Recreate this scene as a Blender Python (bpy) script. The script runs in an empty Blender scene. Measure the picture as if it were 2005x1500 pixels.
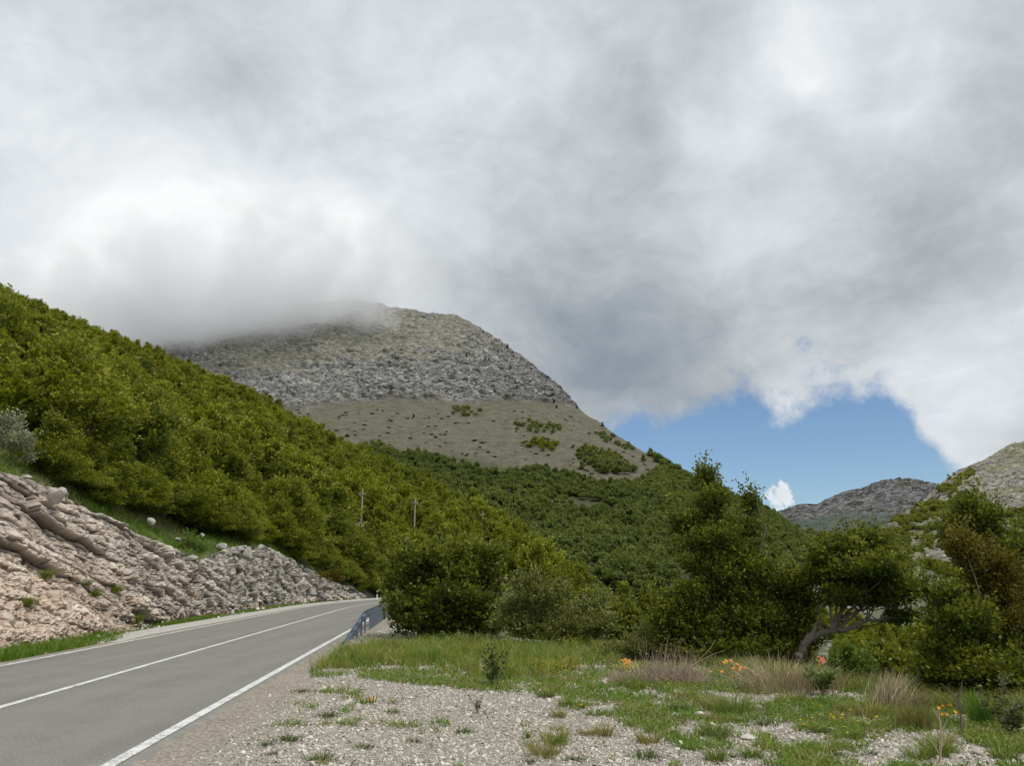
import bpy, math, random
import numpy as np
from mathutils import Vector, Matrix
from mathutils.bvhtree import BVHTree

scene = bpy.context.scene
COL = scene.collection
R = math.radians

# ------------------------------------------------------------------ camera
F_PX, CAM_H = 1500.0, 1.7
PITCH = math.atan(390 / 1500)
cam = bpy.data.objects.new('camera', bpy.data.cameras.new('camera'))
COL.objects.link(cam)
cam.location = (0, 0, CAM_H)
cam.rotation_euler = (math.pi / 2 + PITCH, 0, 0)
cam.data.sensor_width = 36.0
cam.data.lens = 36.0 * F_PX / 2005
cam.data.clip_start = 0.1
cam.data.clip_end = 20000
scene.camera = cam
CP, SP = math.cos(PITCH), math.sin(PITCH)

def ray(u, v):
    """direction through a point of the photograph, with unit depth"""
    a = (u - 1002.5) / F_PX; b = (750 - v) / F_PX
    Y = CP - b * SP
    return a / Y, (SP + b * CP) / Y
def P(u, v, Y):
    x, z = ray(u, v)
    return (x * Y, Y, CAM_H + z * Y)
def G(u, v, z=0.0):
    x, zz = ray(u, v); Y = (z - CAM_H) / zz
    return (x * Y, Y, z)
def proj(p):
    x = p[..., 0]; y = p[..., 1]; z = p[..., 2] - CAM_H
    d = y * CP + z * SP; h = -y * SP + z * CP
    d = np.where(d < 0.05, 0.05, d)
    return 1002.5 + F_PX * x / d, 750 - F_PX * h / d
def unitdir(u, v):
    x, z = ray(u, v)
    return Vector((x, 1, z)).normalized()

# ------------------------------------------------------------------ render / colour
scene.render.engine = 'CYCLES'
scene.view_settings.view_transform = 'Standard'
scene.view_settings.look = 'None'
scene.view_settings.exposure = 0.0
scene.view_settings.gamma = 1.0
scene.cycles.max_bounces = 14
scene.cycles.diffuse_bounces = 3
scene.cycles.glossy_bounces = 2
scene.cycles.transmission_bounces = 3
scene.cycles.volume_bounces = 14
scene.cycles.transparent_max_bounces = 8
scene.cycles.volume_step_rate = 2.0
scene.cycles.volume_max_steps = 64

# ------------------------------------------------------------------ node helper
class NT:
    def __init__(self, tree):
        self.t = tree; tree.nodes.clear()
    def n(self, kind, ins=None, **props):
        nd = self.t.nodes.new(kind)
        for k, v in props.items(): setattr(nd, k, v)
        for k, v in (ins or {}).items():
            s = nd.inputs[k]
            if isinstance(v, bpy.types.NodeSocket): self.t.links.new(v, s)
            elif isinstance(v, bpy.types.Node): self.t.links.new(v.outputs[0], s)
            else: s.default_value = v
        return nd
    def m(self, op, a, b=0.0, c=0.0, clamp=False):
        nd = self.t.nodes.new('ShaderNodeMath'); nd.operation = op; nd.use_clamp = clamp
        for i, v in enumerate((a, b, c)):
            if isinstance(v, bpy.types.NodeSocket): self.t.links.new(v, nd.inputs[i])
            else: nd.inputs[i].default_value = v
        return nd.outputs[0]
    def vm(self, op, a, b=(0, 0, 0)):
        nd = self.t.nodes.new('ShaderNodeVectorMath'); nd.operation = op
        for i, v in enumerate((a, b)):
            if isinstance(v, bpy.types.NodeSocket): self.t.links.new(v, nd.inputs[i])
            else: nd.inputs[i].default_value = v
        return nd.outputs['Value'] if op in ('DOT_PRODUCT', 'LENGTH', 'DISTANCE') else nd.outputs[0]
    def mix(self, f, a, b, blend='MIX'):
        nd = self.t.nodes.new('ShaderNodeMix'); nd.data_type = 'RGBA'; nd.blend_type = blend
        nd.clamp_factor = True
        for i, v in ((0, f), (6, a), (7, b)):
            if isinstance(v, bpy.types.NodeSocket): self.t.links.new(v, nd.inputs[i])
            else:
                nd.inputs[i].default_value = v if i == 0 else (*v, 1) if len(v) == 3 else v
        return nd.outputs[2]
    def ss(self, x, lo, hi, a=0.0, b=1.0):
        nd = self.t.nodes.new('ShaderNodeMapRange'); nd.interpolation_type = 'SMOOTHSTEP'
        self.t.links.new(x, nd.inputs[0])
        for i, v in enumerate((lo, hi, a, b)): nd.inputs[i + 1].default_value = v
        return nd.outputs[0]
    def noise(self, vec, scale, detail=4, rough=0.55, dist=0.0, color=False):
        nd = self.n('ShaderNodeTexNoise', {'Scale': scale, 'Detail': detail, 'Roughness': rough, 'Distortion': dist})
        if vec is not None: self.t.links.new(vec, nd.inputs['Vector'])
        return nd.outputs['Color' if color else 'Fac']
    def ramp(self, fac, stops, mode='LINEAR'):
        nd = self.t.nodes.new('ShaderNodeValToRGB'); nd.color_ramp.interpolation = mode
        e = nd.color_ramp.elements
        while len(e) < len(stops): e.new(0.5)
        for k, (p, c) in enumerate(stops):
            e[k].position = p; e[k].color = (*c, 1) if len(c) == 3 else c
        self.t.links.new(fac, nd.inputs[0])
        return nd.outputs[0]

# ------------------------------------------------------------------ sun
SUN_EL, SUN_AZ = R(60), R(138)        # azimuth measured from +Y (into the picture) towards +X
sd = bpy.data.lights.new('sun', 'SUN'); sd.energy = 2.6; sd.angle = R(9); sd.color = (1.0, 0.965, 0.91)
sun = bpy.data.objects.new('sun', sd); COL.objects.link(sun)
sdir = Vector((math.sin(SUN_AZ) * math.cos(SUN_EL), math.cos(SUN_AZ) * math.cos(SUN_EL), math.sin(SUN_EL)))
sun.rotation_euler = sdir.to_track_quat('Z', 'Y').to_euler()
sun.location = (0, 0, 50)

# ------------------------------------------------------------------ sky: Nishita with procedural cloud decks
world = bpy.data.worlds.new('World'); scene.world = world; world.use_nodes = True
w = NT(world.node_tree)
tc = w.n('ShaderNodeTexCoord').outputs['Generated']
sky = w.n('ShaderNodeTexSky', sky_type='NISHITA', sun_disc=False, sun_elevation=SUN_EL, sun_rotation=SUN_AZ,
          air_density=1.0, dust_density=0.3, ozone_density=2.0)
warp = w.vm('SUBTRACT', w.noise(tc, 3.2, 4, 0.55, color=True), (0.5, 0.5, 0.5))
def scl(v, s):
    nd = w.n('ShaderNodeVectorMath', operation='SCALE'); w.t.links.new(v, nd.inputs[0]); nd.inputs['Scale'].default_value = s
    return nd.outputs[0]
dirw = w.vm('NORMALIZE', w.vm('ADD', tc, scl(warp, 0.16)))
dirs = w.vm('NORMALIZE', w.vm('ADD', tc, scl(warp, 0.09)))
def blob(src, u, v, rpx, amp):
    D = unitdir(u, v); r = rpx / 1500.0
    k = 2.0 / (r * r)
    d = w.vm('DOT_PRODUCT', src, tuple(D))
    return w.m('MULTIPLY', w.m('EXPONENT', w.m('MULTIPLY_ADD', d, k, -k)), amp)
def total(src, lst, base):
    acc = None
    for b in lst:
        x = blob(src, *b)
        acc = w.m('ADD', acc if acc is not None else base, x)
    return acc
# tone of the deck
tone = total(dirw, [
    (20, 20, 150, .12), (240, 700, 260, .20), (330, 560, 200, .56), (560, 520, 160, .30), (700, 500, 90, .22), (120, 330, 150, .06),
    (450, 190, 110, -.10), (200, 370, 100, -.05), (820, 260, 80, -.05), (870, 420, 90, .08),
    (1160, 60, 110, -.02), (1330, 60, 190, -.09), (1230, 270, 110, -.05), (1540, 60, 70, .22), (1585, 130, 45, .12), (1480, 230, 60, .12), (1340, 240, 50, .09),
    (1740, 160, 170, .13), (1530, 250, 50, -.10), (1950, 210, 110, -.08), (1820, 420, 130, -.10), (1960, 360, 60, .05), (1560, 520, 140, -.06),
    (1420, 400, 110, .03), (1150, 480, 200, -.04), (1180, 700, 190, -.22), (1300, 770, 150, -.14), (900, 560, 90, -.08), (1050, 620, 120, -.07), (1450, 640, 110, -.06), (1700, 330, 90, -.07), (620, 60, 200, .04), (1560, 700, 130, -.05),
    (1650, 420, 80, .03), (1550, 810, 60, .16), (1850, 560, 130, -.07), (1800, 740, 110, .07), (1940, 800, 110, .06), (1880, 850, 60, .02), (1975, 820, 40, .06), (2000, 700, 60, .02),
    (100, 960, 500, -.04)], 0.66)
n1 = w.noise(dirw, 2.6, 9, 0.56, 0.2)
n2 = w.noise(w.vm('MULTIPLY', dirw, (1.0, 1.0, 1.7)), 6.5, 12, 0.62, 0.0)
n3 = w.noise(dirw, 24.0, 6, 0.6)
tone = w.m('ADD', tone, w.m('MULTIPLY_ADD', n1, 0.44, -0.22))
tone = w.m('ADD', tone, w.m('MULTIPLY_ADD', n2, 0.52, -0.26))
tone = w.m('ADD', tone, w.m('MULTIPLY_ADD', n3, 0.12, -0.06), clamp=True)
cloudcol = w.ramp(tone, [(0.0, (.16, .20, .245)), (0.30, (.29, .335, .385)), (0.45, (.41, .445, .48)), (0.62, (.585, .62, .65)),
                         (0.80, (.76, .80, .835)), (1.0, (.97, .98, .99))])
# cover: where the deck is open to blue
cov = total(dirs, [
    (1230, 965, 140, -1.3), (1400, 952, 105, -1.3), (1560, 960, 95, -1.2), (1700, 900, 95, -1.15), (1760, 850, 50, -.85), (1480, 815, 42, -.55), (1790, 960, 90, -1.1),
    (1480, 1010, 250, -1.0), (1250, 860, 42, -.2), (1345, 862, 30, -.3), (1985, 870, 30, -.45), (1640, 860, 60, -.45),
    (1300, 800, 90, .25), (1545, 826, 34, .42), (1500, 846, 24, .22), (1885, 850, 56, .8), (1910, 790, 80, .42), (1960, 820, 70, .5), (1590, 820, 26, .12),
    (1590, 668, 20, -.28), (1720, 655, 22, -.24), (1935, 690, 24, -.2), (300, 250, 700, .3), (1300, 150, 600, .3)], 0.98)
cn = w.noise(dirs, 13.0, 8, 0.62)
cov = w.m('ADD', cov, w.m('MULTIPLY_ADD', cn, 1.5, -0.75))
cum = total(dirs, [(1530, 996, 26, .62), (1555, 1002, 20, .35), (1502, 1002, 20, .35), (1540, 980, 12, .2)], 0.0)
cum = w.m('ADD', cum, w.m('MULTIPLY_ADD', w.noise(dirs, 55.0, 6, 0.62), 2.0, -1.0))
cum = w.ss(cum, 0.40, 0.66)
cov = w.m('ADD', cov, w.m('MULTIPLY_ADD', w.noise(dirs, 36.0, 10, 0.72), 1.3, -0.65))
fcov = w.ss(cov, -0.02, 0.85)
blue = w.mix(1.0, sky.outputs[0], (0.088, 0.098, 0.108), 'MULTIPLY')
c = w.mix(fcov, blue, cloudcol)
c = w.mix(w.m('MULTIPLY', cum, w.m('SUBTRACT', 1.0, fcov)), c, w.mix(w.noise(dirs, 30.0, 5, 0.6), (.62, .68, .76), (.92, .94, .96)))
bg = w.n('ShaderNodeBackground', {'Color': c, 'Strength': 1.0})
w.t.links.new(bg.outputs[0], w.n('ShaderNodeOutputWorld').inputs[0])
world.cycles.sampling_method = 'MANUAL'; world.cycles.sample_map_resolution = 512

# ------------------------------------------------------------------ numpy noise
_r = np.random.RandomState(7)
_G3 = _r.normal(size=(4096, 3)); _G3 /= np.linalg.norm(_G3, axis=1)[:, None]
def _h(ix, iy, iz, s=0):
    return ((ix * 73856093) ^ (iy * 19349663) ^ (iz * 83492791) ^ (s * 2654435)) & 0x7fffffff
def perlin(p, s=0):
    p = np.asarray(p, float); i = np.floor(p).astype(np.int64); f = p - i
    t = f * f * f * (f * (f * 6 - 15) + 10)
    out = 0
    for dx in (0, 1):
        wx = t[..., 0] if dx else 1 - t[..., 0]
        for dy in (0, 1):
            wy = t[..., 1] if dy else 1 - t[..., 1]
            for dz in (0, 1):
                wz = t[..., 2] if dz else 1 - t[..., 2]
                g = _G3[(_h(i[..., 0] + dx, i[..., 1] + dy, i[..., 2] + dz, s) >> 3) % 4096]
                out = out + wx * wy * wz * (g[..., 0] * (f[..., 0] - dx) + g[..., 1] * (f[..., 1] - dy) + g[..., 2] * (f[..., 2] - dz))
    return out * 1.6
def fbm(p, octv=5, rough=0.5, s=0, ridged=False):
    a, tot, nrm = 1.0, 0.0, 0.0; p = np.asarray(p, float)
    for k in range(octv):
        n = perlin(p, s + k)
        if ridged: n = 1 - 2 * np.abs(n)
        tot = tot + a * n; nrm += a; a *= rough; p = p * 2.03 + 11.7
    return tot / nrm
def rnd(i, s=0):
    return ((_h(i[..., 0], i[..., 1], i[..., 0] * 0 + 5, s) * 1103515245 + 12345) % 2147483647 % 10007) / 10007.0
def voronoi(x, y, s=0, jit=0.9):
    """2-D cells: returns F1, F2-F1 (edge distance), cell random"""
    ix = np.floor(x).astype(np.int64); iy = np.floor(y).astype(np.int64)
    f1 = np.full(x.shape, 9.0); f2 = np.full(x.shape, 9.0); cid = np.zeros(x.shape)
    for dx in (-1, 0, 1):
        for dy in (-1, 0, 1):
            c = np.stack([ix + dx, iy + dy], -1)
            px = c[..., 0] + 0.5 + jit * (rnd(c, s) - .5); py = c[..., 1] + 0.5 + jit * (rnd(c, s + 17) - .5)
            d = np.hypot(px - x, py - y); r = rnd(c, s + 31)
            m = d < f1
            f2 = np.where(m, f1, np.minimum(f2, d)); cid = np.where(m, r, cid); f1 = np.where(m, d, f1)
    return f1, f2 - f1, cid
def sstep(x, a, b):
    t = np.clip((x - a) / (b - a), 0, 1); return t * t * (3 - 2 * t)
def inpoly(u, v, poly):
    ins = np.zeros(np.shape(u), bool); n = len(poly)
    for i in range(n):
        x1, y1 = poly[i]; x2, y2 = poly[(i + 1) % n]
        if y1 == y2: continue
        c_ = (y1 > v) != (y2 > v)
        ins ^= c_ & (u < (x2 - x1) * (v - y1) / (y2 - y1) + x1)
    return ins

# ------------------------------------------------------------------ mesh helpers
def tag(o, label=None, cat=None, group=None, kind=None):
    if label: o['label'] = label
    if cat: o['category'] = cat
    if group: o['group'] = group
    if kind: o['kind'] = kind
    return o
def meshnp(name, verts, faces, mat, parent=None, col=None, smooth=False, loc=None):
    """verts (n,3), faces (m,k) arrays -> ONE mesh object"""
    me = bpy.data.meshes.new(name); verts = np.asarray(verts, np.float32); faces = np.asarray(faces, np.int32)
    me.vertices.add(len(verts)); me.vertices.foreach_set('co', verts.ravel())
    k = faces.shape[1]
    me.loops.add(faces.size); me.loops.foreach_set('vertex_index', faces.ravel())
    me.polygons.add(len(faces)); me.polygons.foreach_set('loop_start', np.arange(0, faces.size, k, dtype=np.int32))
    me.polygons.foreach_set('use_smooth', np.full(len(faces), smooth))
    me.update(calc_edges=True)
    if col is not None:
        a = me.attributes.new('Col', 'FLOAT_COLOR', 'POINT')
        cc = np.ones((len(verts), 4), np.float32); cc[:, :np.shape(col)[-1]] = col; a.data.foreach_set('color', cc.ravel())
    o = bpy.data.objects.new(name, me); COL.objects.link(o)
    if mat: me.materials.append(mat)
    if parent: o.parent = parent
    if loc is not None: o.location = loc
    return o
def empty(name, loc, label=None, cat=None, group=None):
    o = bpy.data.objects.new(name, None); COL.objects.link(o); o.location = loc
    o.empty_display_size = 0.3
    return tag(o, label, cat, group)
def gridfaces(nr, nc):
    i = np.arange(nr - 1)[:, None] * nc + np.arange(nc - 1)[None, :]
    return np.stack([i, i + 1, i + nc + 1, i + nc], -1).reshape(-1, 4)
def tubes(paths, sides=6):
    """paths: list of (points list, radii list) -> verts, faces"""
    V, Fc, off = [], [], 0
    for pts, rad in paths:
        pts = np.asarray(pts, float); n = len(pts)
        d = np.gradient(pts, axis=0); d /= np.linalg.norm(d, axis=1)[:, None] + 1e-9
        ref = np.array([0, 0, 1.0]) if abs(d[0, 2]) < 0.8 else np.array([1.0, 0, 0])
        s1 = np.cross(d, ref); s1 /= np.linalg.norm(s1, axis=1)[:, None] + 1e-9; s2 = np.cross(s1, d)
        an = np.linspace(0, 2 * np.pi, sides, endpoint=False)
        ring = pts[:, None] + np.asarray(rad)[:, None, None] * (np.cos(an)[None, :, None] * s1[:, None] + np.sin(an)[None, :, None] * s2[:, None])
        V.append(ring.reshape(-1, 3))
        a = np.arange(n - 1)[:, None] * sides; b = np.arange(sides)[None]; b2 = (b + 1) % sides
        Fc.append(np.stack([a + b, a + b2, a + sides + b2, a + sides + b], -1).reshape(-1, 4) + off)
        off += n * sides
    return np.concatenate(V), np.concatenate(Fc)
def boxes(lst):
    """lst of (centre, half sizes, optional 3x3 rotation)"""
    V, Fc = [], []
    base = np.array([[x, y, z] for z in (-1, 1) for y in (-1, 1) for x in (-1, 1)], float)
    fc = np.array([[0, 2, 3, 1], [4, 5, 7, 6], [0, 1, 5, 4], [2, 6, 7, 3], [0, 4, 6, 2], [1, 3, 7, 5]])
    for k, b in enumerate(lst):
        p = base * np.array(b[1])
        if len(b) > 2: p = p @ np.array(b[2]).T
        V.append(p + np.array(b[0])); Fc.append(fc + 8 * k)
    return np.concatenate(V), np.concatenate(Fc)

# ------------------------------------------------------------------ materials
def mat_new(name):
    m = bpy.data.materials.new(name); m.use_nodes = True
    return m, NT(m.node_tree)
def finish(t, col, rough=0.9, bump=None, bstr=0.3, bdist=0.05, spec=0.3, extra=None):
    ins = {'Base Color': col, 'Roughness': rough, 'Specular IOR Level': spec}
    if bump is not None:
        b = t.n('ShaderNodeBump', {'Height': bump, 'Strength': bstr, 'Distance': bdist}); ins['Normal'] = b.outputs[0]
    ins.update(extra or {})
    p = t.n('ShaderNodeBsdfPrincipled', ins)
    t.t.links.new(p.outputs[0], t.n('ShaderNodeOutputMaterial').inputs[0])
    return p
def terrain_mat(name, s1, s2, bdist, amp=0.35, bstr=0.7, rock=None):
    m, t = mat_new(name)
    pos = t.n('ShaderNodeNewGeometry').outputs['Position']
    an = t.n('ShaderNodeAttribute', attribute_name='Col'); a = an.outputs['Color']
    na = t.noise(pos, s1, 8, 0.62); nb = t.noise(pos, s2, 6, 0.7)
    f = t.m('MAXIMUM', t.m('MULTIPLY_ADD', t.m('ADD', na, nb), amp, 1.0 - amp), .15)
    col = t.mix(1.0, a, t.n('ShaderNodeCombineXYZ', {0: f, 1: f, 2: f}).outputs[0], 'MULTIPLY')
    h = t.m('ADD', na, t.m('MULTIPLY', nb, 0.6))
    if rock:                # jointed limestone where the attribute's alpha says bare rock
        p2 = t.n('ShaderNodeMapping', {'Vector': pos, 'Rotation': (0, R(14), 0), 'Scale': (.75, .75, 1.9)}).outputs[0]
        r1 = t.noise(p2, rock, 10, .72, .8); r2 = t.noise(p2, rock * 3.1, 8, .75, .5)
        rr = t.m('ADD', t.ss(r1, .40, .60, .25, 1.25), t.ss(r2, .40, .62, -.25, .30))
        g = t.m('ADD', 1.0, t.m('MULTIPLY', an.outputs['Alpha'], t.m('SUBTRACT', rr, 1.0)))
        g = t.m('MAXIMUM', g, .12)
        col = t.mix(1.0, col, t.n('ShaderNodeCombineXYZ', {0: g, 1: g, 2: g}).outputs[0], 'MULTIPLY')
        h = t.m('ADD', h, t.m('MULTIPLY', rr, t.m('MULTIPLY', an.outputs['Alpha'], 1.2)))
    finish(t, col, 0.95, h, bstr, bdist, 0.15)
    return m
def leaf_mat(name, dark, light, tip, trans=0.35, pscale=0.02, amp=0.25):
    """dark..light vary from tree to tree and stand to stand, tip = colour of the young shoot ends (attribute Col.r)"""
    m, t = mat_new(name)
    oi = t.n('ShaderNodeObjectInfo')
    at = t.n('ShaderNodeSeparateColor', {0: t.n('ShaderNodeAttribute', attribute_name='Col').outputs['Color']})
    pos = oi.outputs['Location']
    ln = t.noise(pos, pscale, 3, 0.5)
    f = t.m('ADD', t.m('MULTIPLY', oi.outputs['Random'], 0.7), t.m('MULTIPLY_ADD', ln, 2.4, -1.05), clamp=True)
    c1 = t.mix(f, dark, light)
    c1 = t.mix(t.m('MULTIPLY', at.outputs[0], 0.75), c1, tip)
    br = t.m('MULTIPLY_ADD', at.outputs[1], amp * 2, 1 - amp)
    c1 = t.mix(1.0, c1, t.n('ShaderNodeCombineXYZ', {0: br, 1: br, 2: br}).outputs[0], 'MULTIPLY')
    d = t.n('ShaderNodeBsdfPrincipled', {'Base Color': c1, 'Roughness': 0.55, 'Specular IOR Level': 0.25})
    tr = t.n('ShaderNodeBsdfTranslucent', {'Color': t.mix(1.0, c1, (1.25, 1.2, 0.6), 'MULTIPLY')})
    mx = t.n('ShaderNodeMixShader', {0: trans, 1: d.outputs[0], 2: tr.outputs[0]})
    t.t.links.new(mx.outputs[0], t.n('ShaderNodeOutputMaterial').inputs[0])
    return m
def simple_mat(name, c, rough=0.8, var=0.25, scale=8.0, bstr=0.2, bdist=0.02, metal=0.0, spec=0.3):
    m, t = mat_new(name)
    pos = t.n('ShaderNodeTexCoord').outputs['Object']
    na = t.noise(pos, scale, 6, 0.6)
    f = t.m('MULTIPLY_ADD', na, var * 2, 1 - var)
    col = t.mix(1.0, c, t.n('ShaderNodeCombineXYZ', {0: f, 1: f, 2: f}).outputs[0], 'MULTIPLY')
    finish(t, col, rough, na, bstr, bdist, spec, {'Metallic': metal})
    return m

M_MOUNT = terrain_mat('mountain_rock', 0.16, 0.7, 1.8, 0.7, 1.0, rock=.16)
M_FAR = terrain_mat('far_mountain_rock', 0.03, 0.14, 4.0, 0.6, 0.9, rock=.05)
M_HILL = terrain_mat('hill_soil', 0.6, 3.0, 0.12, 0.4)
M_BARK = simple_mat('bark', (.11, .095, .08), 0.9, 0.4, 6, 0.6, 0.02)
M_BARK_PALE = simple_mat('weathered_bark', (.17, .145, .12), 0.9, 0.5, 7, 0.9, 0.04)
# ------------------------------------------------------------------ terrain sheets
def smooth1(a, axis, k):
    if k < 1: return a
    n = a.shape[axis]; x = np.arange(-3 * k, 3 * k + 1); g = np.exp(-x * x / (2.0 * k * k)); g /= g.sum()
    pad = [(0, 0)] * a.ndim; pad[axis] = (3 * k, 3 * k)
    b = np.pad(a, pad, mode='reflect', reflect_type='odd')
    out = np.zeros_like(a)
    for i, w_ in enumerate(g):
        sl = [slice(None)] * a.ndim; sl[axis] = slice(i, i + n); out += w_ * b[tuple(sl)]
    return out
def lattice(ctrl, colpos, rowpos, nr, nc, kr=0, kc=0):
    """ctrl (rows, cols, 3) resampled linearly at nr x nc and smoothed"""
    C = np.asarray(ctrl, float); rp = np.asarray(rowpos, float); cp = np.asarray(colpos, float)
    rr = np.linspace(rp[0], rp[-1], nr); cc = np.linspace(cp[0], cp[-1], nc)
    A = np.stack([np.stack([np.interp(rr, rp, C[:, j, k]) for j in range(C.shape[1])], 1) for k in range(3)], -1)
    B = np.stack([np.stack([np.interp(cc, cp, A[i, :, k]) for i in range(nr)], 0) for k in range(3)], -1)
    B = smooth1(B, 1, kc); B = smooth1(B, 0, kr)
    return B
def bvh_of(grid):
    V = grid.reshape(-1, 3); return BVHTree.FromPolygons(V.tolist(), gridfaces(*grid.shape[:2]).tolist())
def mixc(a, b, f):
    f = np.asarray(f)[..., None]; return np.asarray(a) * (1 - f) + np.asarray(b) * f

# ---- road axis (metres): x as a function of depth
def road_x(Y):
    Y = np.asarray(Y, float); q = np.clip(Y - 50, 0, None)
    return -6.0 - 0.096 * Y + 0.0042 * q * q
# sample by arc for the far bend
RY = np.concatenate([np.arange(-12, 60, 1.0), np.arange(60, 92, 1.0)])
RP = np.stack([road_x(RY), RY], 1)
hd = math.atan2(RP[-1, 1] - RP[-2, 1], RP[-1, 0] - RP[-2, 0]); ext = []
px_, py_ = RP[-1]
for k in range(20):
    hd -= (1 / 95.0 if k < 35 else 0.0); px_ += math.cos(hd); py_ += math.sin(hd); ext.append((px_, py_))
RP = np.concatenate([RP, ext])
RT = np.gradient(RP, axis=0); RT /= np.linalg.norm(RT, axis=1)[:, None]
RN = np.stack([RT[:, 1], -RT[:, 0]], 1)            # to the right of travel
def ribbon(name, o1, o2, z, mat, i0=0, i1=None, kind='structure'):
    p = RP[i0:i1]; n = RN[i0:i1]; m = len(p); cols = 6
    o = np.linspace(o1, o2, cols) if name != 'road' else np.linspace(o1, o2, 40); cols = len(o)
    V = np.zeros((m, cols, 3)); V[..., :2] = p[:, None] + n[:, None] * o[None, :, None]; V[..., 2] = z
    if name == 'road':      # ragged, slightly crumbled edge
        V[:, -1, :2] += n * (.09 * fbm(np.stack([p[:, 0] * .0, p[:, 1] * .9, p[:, 0] * 0], -1), 4, s=200))[:, None]; V[:, -1, 2] = -.02; V[:, 0, 2] = -.02
    cc = np.zeros((m, cols, 3)); tr_ = np.exp(-((np.abs(np.abs(o) - 1.5) - .72) / .28) ** 2); cc[..., 0] = tr_[None]; cc[..., 1] = np.clip((np.abs(o) - 2.95) / .3, 0, 1)[None]
    ob = meshnp(name, V.reshape(-1, 3), gridfaces(m, cols)[:, ::-1], mat, col=cc.reshape(-1, 3))
    return tag(ob, kind=kind)
def dist_to_road(x, y):
    """signed offset from the road axis (right positive)"""
    x = np.asarray(x, float); y = np.asarray(y, float); sh = x.shape; xf = x.ravel(); yf = y.ravel()
    out = np.empty(len(xf))
    for s0 in range(0, len(xf), 20000):
        dx = xf[s0:s0 + 20000, None] - RP[None, :, 0]; dy = yf[s0:s0 + 20000, None] - RP[None, :, 1]
        i = np.argmin(dx * dx + dy * dy, 1); a = np.arange(len(i))
        out[s0:s0 + 20000] = dx[a, i] * RN[i, 0] + dy[a, i] * RN[i, 1] + 0 * i
        far = np.hypot(dx[a, i], dy[a, i]); out[s0:s0 + 20000] = np.sign(out[s0:s0 + 20000]) * far
    return out.reshape(sh)

# ---- rock cut: base line and top line along the left of the road
TOPV = [(-700, 640), (-300, 800), (0, 925), (60, 938), (110, 955), (135, 985), (200, 1010), (260, 1043), (330, 1072), (385, 1098), (410, 1092), (440, 1074), (480, 1068),
        (520, 1072), (560, 1090), (600, 1112), (650, 1140), (690, 1150), (705, 1158), (716, 1176)]
def topv(u): return np.interp(u, [a for a, _ in TOPV], [b for _, b in TOPV])
CY = np.linspace(9, 80, 1150)
rx = road_x(CY)
BASE = np.stack([rx - np.interp(CY, [9, 18, 30, 50, 80], [4.3, 4.3, 5.0, 5.1, 4.5]), CY, np.zeros_like(CY)], 1)
LEAN = np.interp(CY, [9, 20, 26, 34, 44, 56, 80], [4.3, 3.8, 2.8, 1.7, 1.1, 1.0, 0.6])
TOPH = np.zeros_like(CY)
for i, Y in enumerate(CY):
    x = BASE[i, 0] - LEAN[i]; z = 4.0
    for _ in range(6):
        u_, v_ = proj(np.array([x, Y, z])); vt = topv(u_)
        b_ = (750 - vt) / F_PX; z = CAM_H + (SP + b_ * CP) / (CP - b_ * SP) * Y
    TOPH[i] = max(z, 0.3)
TOPH = smooth1(TOPH, 0, 4)
nq = 300
q = np.linspace(0, 1, nq)[:, None]
L = (CY - CY[0])[None, :] * 1.005 + 0 * q
talus = sstep(L, 24, 8) * 1.0                       # rubble foot towards the left
prof_x = q * (1 - talus) + talus * np.where(q < .42, q / .42 * .62, .62 + (q - .42) / .58 * .38)
prof_z = np.where(talus > 0, mixc(q[..., None], q[..., None], talus * 0.6)[..., 0], q)
X = BASE[None, :, 0] - LEAN[None] * prof_x
Z = TOPH[None] * prof_z
Yw = BASE[None, :, 1] + 0 * q
Hm = Z
# bedding coordinates, dipping to the right
dip = math.tan(R(15))
wob = fbm(np.stack([L * .25, Hm * .3, 0 * L], -1), 4, s=3) * 0.55
Hb = Hm + L * dip + wob
def bricks(x, h, t_, l0, l1, s):
    hw = h / t_ + .35 * fbm(np.stack([x * .7, h * .4, 0 * x + s], -1), 4, s=s); r_ = np.floor(hw).astype(np.int64); fr = hw - r_
    rr = rnd(np.stack([r_, r_ * 0], -1), s); ln_ = l0 + (l1 - l0) * rr; xw = x / ln_ + rr * 37.3 + .22 * fbm(np.stack([x * .9, h * 1.6, 0 * x], -1), 4, s=s + 1)
    c_ = np.floor(xw).astype(np.int64); fx = xw - c_; e_ = np.minimum(np.minimum(fr, 1 - fr) * t_, np.minimum(fx, 1 - fx) * ln_)
    bulge = (1 - (2 * fr - 1) ** 4) * (1 - (2 * fx - 1) ** 6); return bulge, e_ / .5, rnd(np.stack([r_, c_], -1), s + 3), rr
bu1, e1, c1, rr1 = bricks(L, Hb, .58, 1.1, 3.4, 1)
bu2, e2, c2, rr2 = bricks(L, Hb + .1, .30, .45, 1.3, 5)
vf_, ve_, vc_ = voronoi(L / 0.75, Hm / 0.55, 2, 0.9)
def facets(x, y, s):
    """cells that each face their own way"""
    ix = np.floor(x).astype(np.int64); iy = np.floor(y).astype(np.int64); best = np.full(x.shape, 9.0); out = np.zeros(x.shape)
    for dx in (-1, 0, 1):
        for dy in (-1, 0, 1):
            c = np.stack([ix + dx, iy + dy], -1); px = c[..., 0] + .5 + .9 * (rnd(c, s) - .5); py = c[..., 1] + .5 + .9 * (rnd(c, s + 17) - .5)
            d = np.hypot(px - x, py - y); v_ = (rnd(c, s + 5) - .5) * 2 * (x - px) + (rnd(c, s + 9) - .5) * 2 * (y - py) + (rnd(c, s + 31) - .5) * .8
            m = d < best; best = np.where(m, d, best); out = np.where(m, v_, out)
    return out
fac = facets(L / .95, Hb / .5, 60) * .20 + facets(L / .38, Hb / .24, 61) * .08 + facets(L / .14, Hm / .11, 62) * .05
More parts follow.
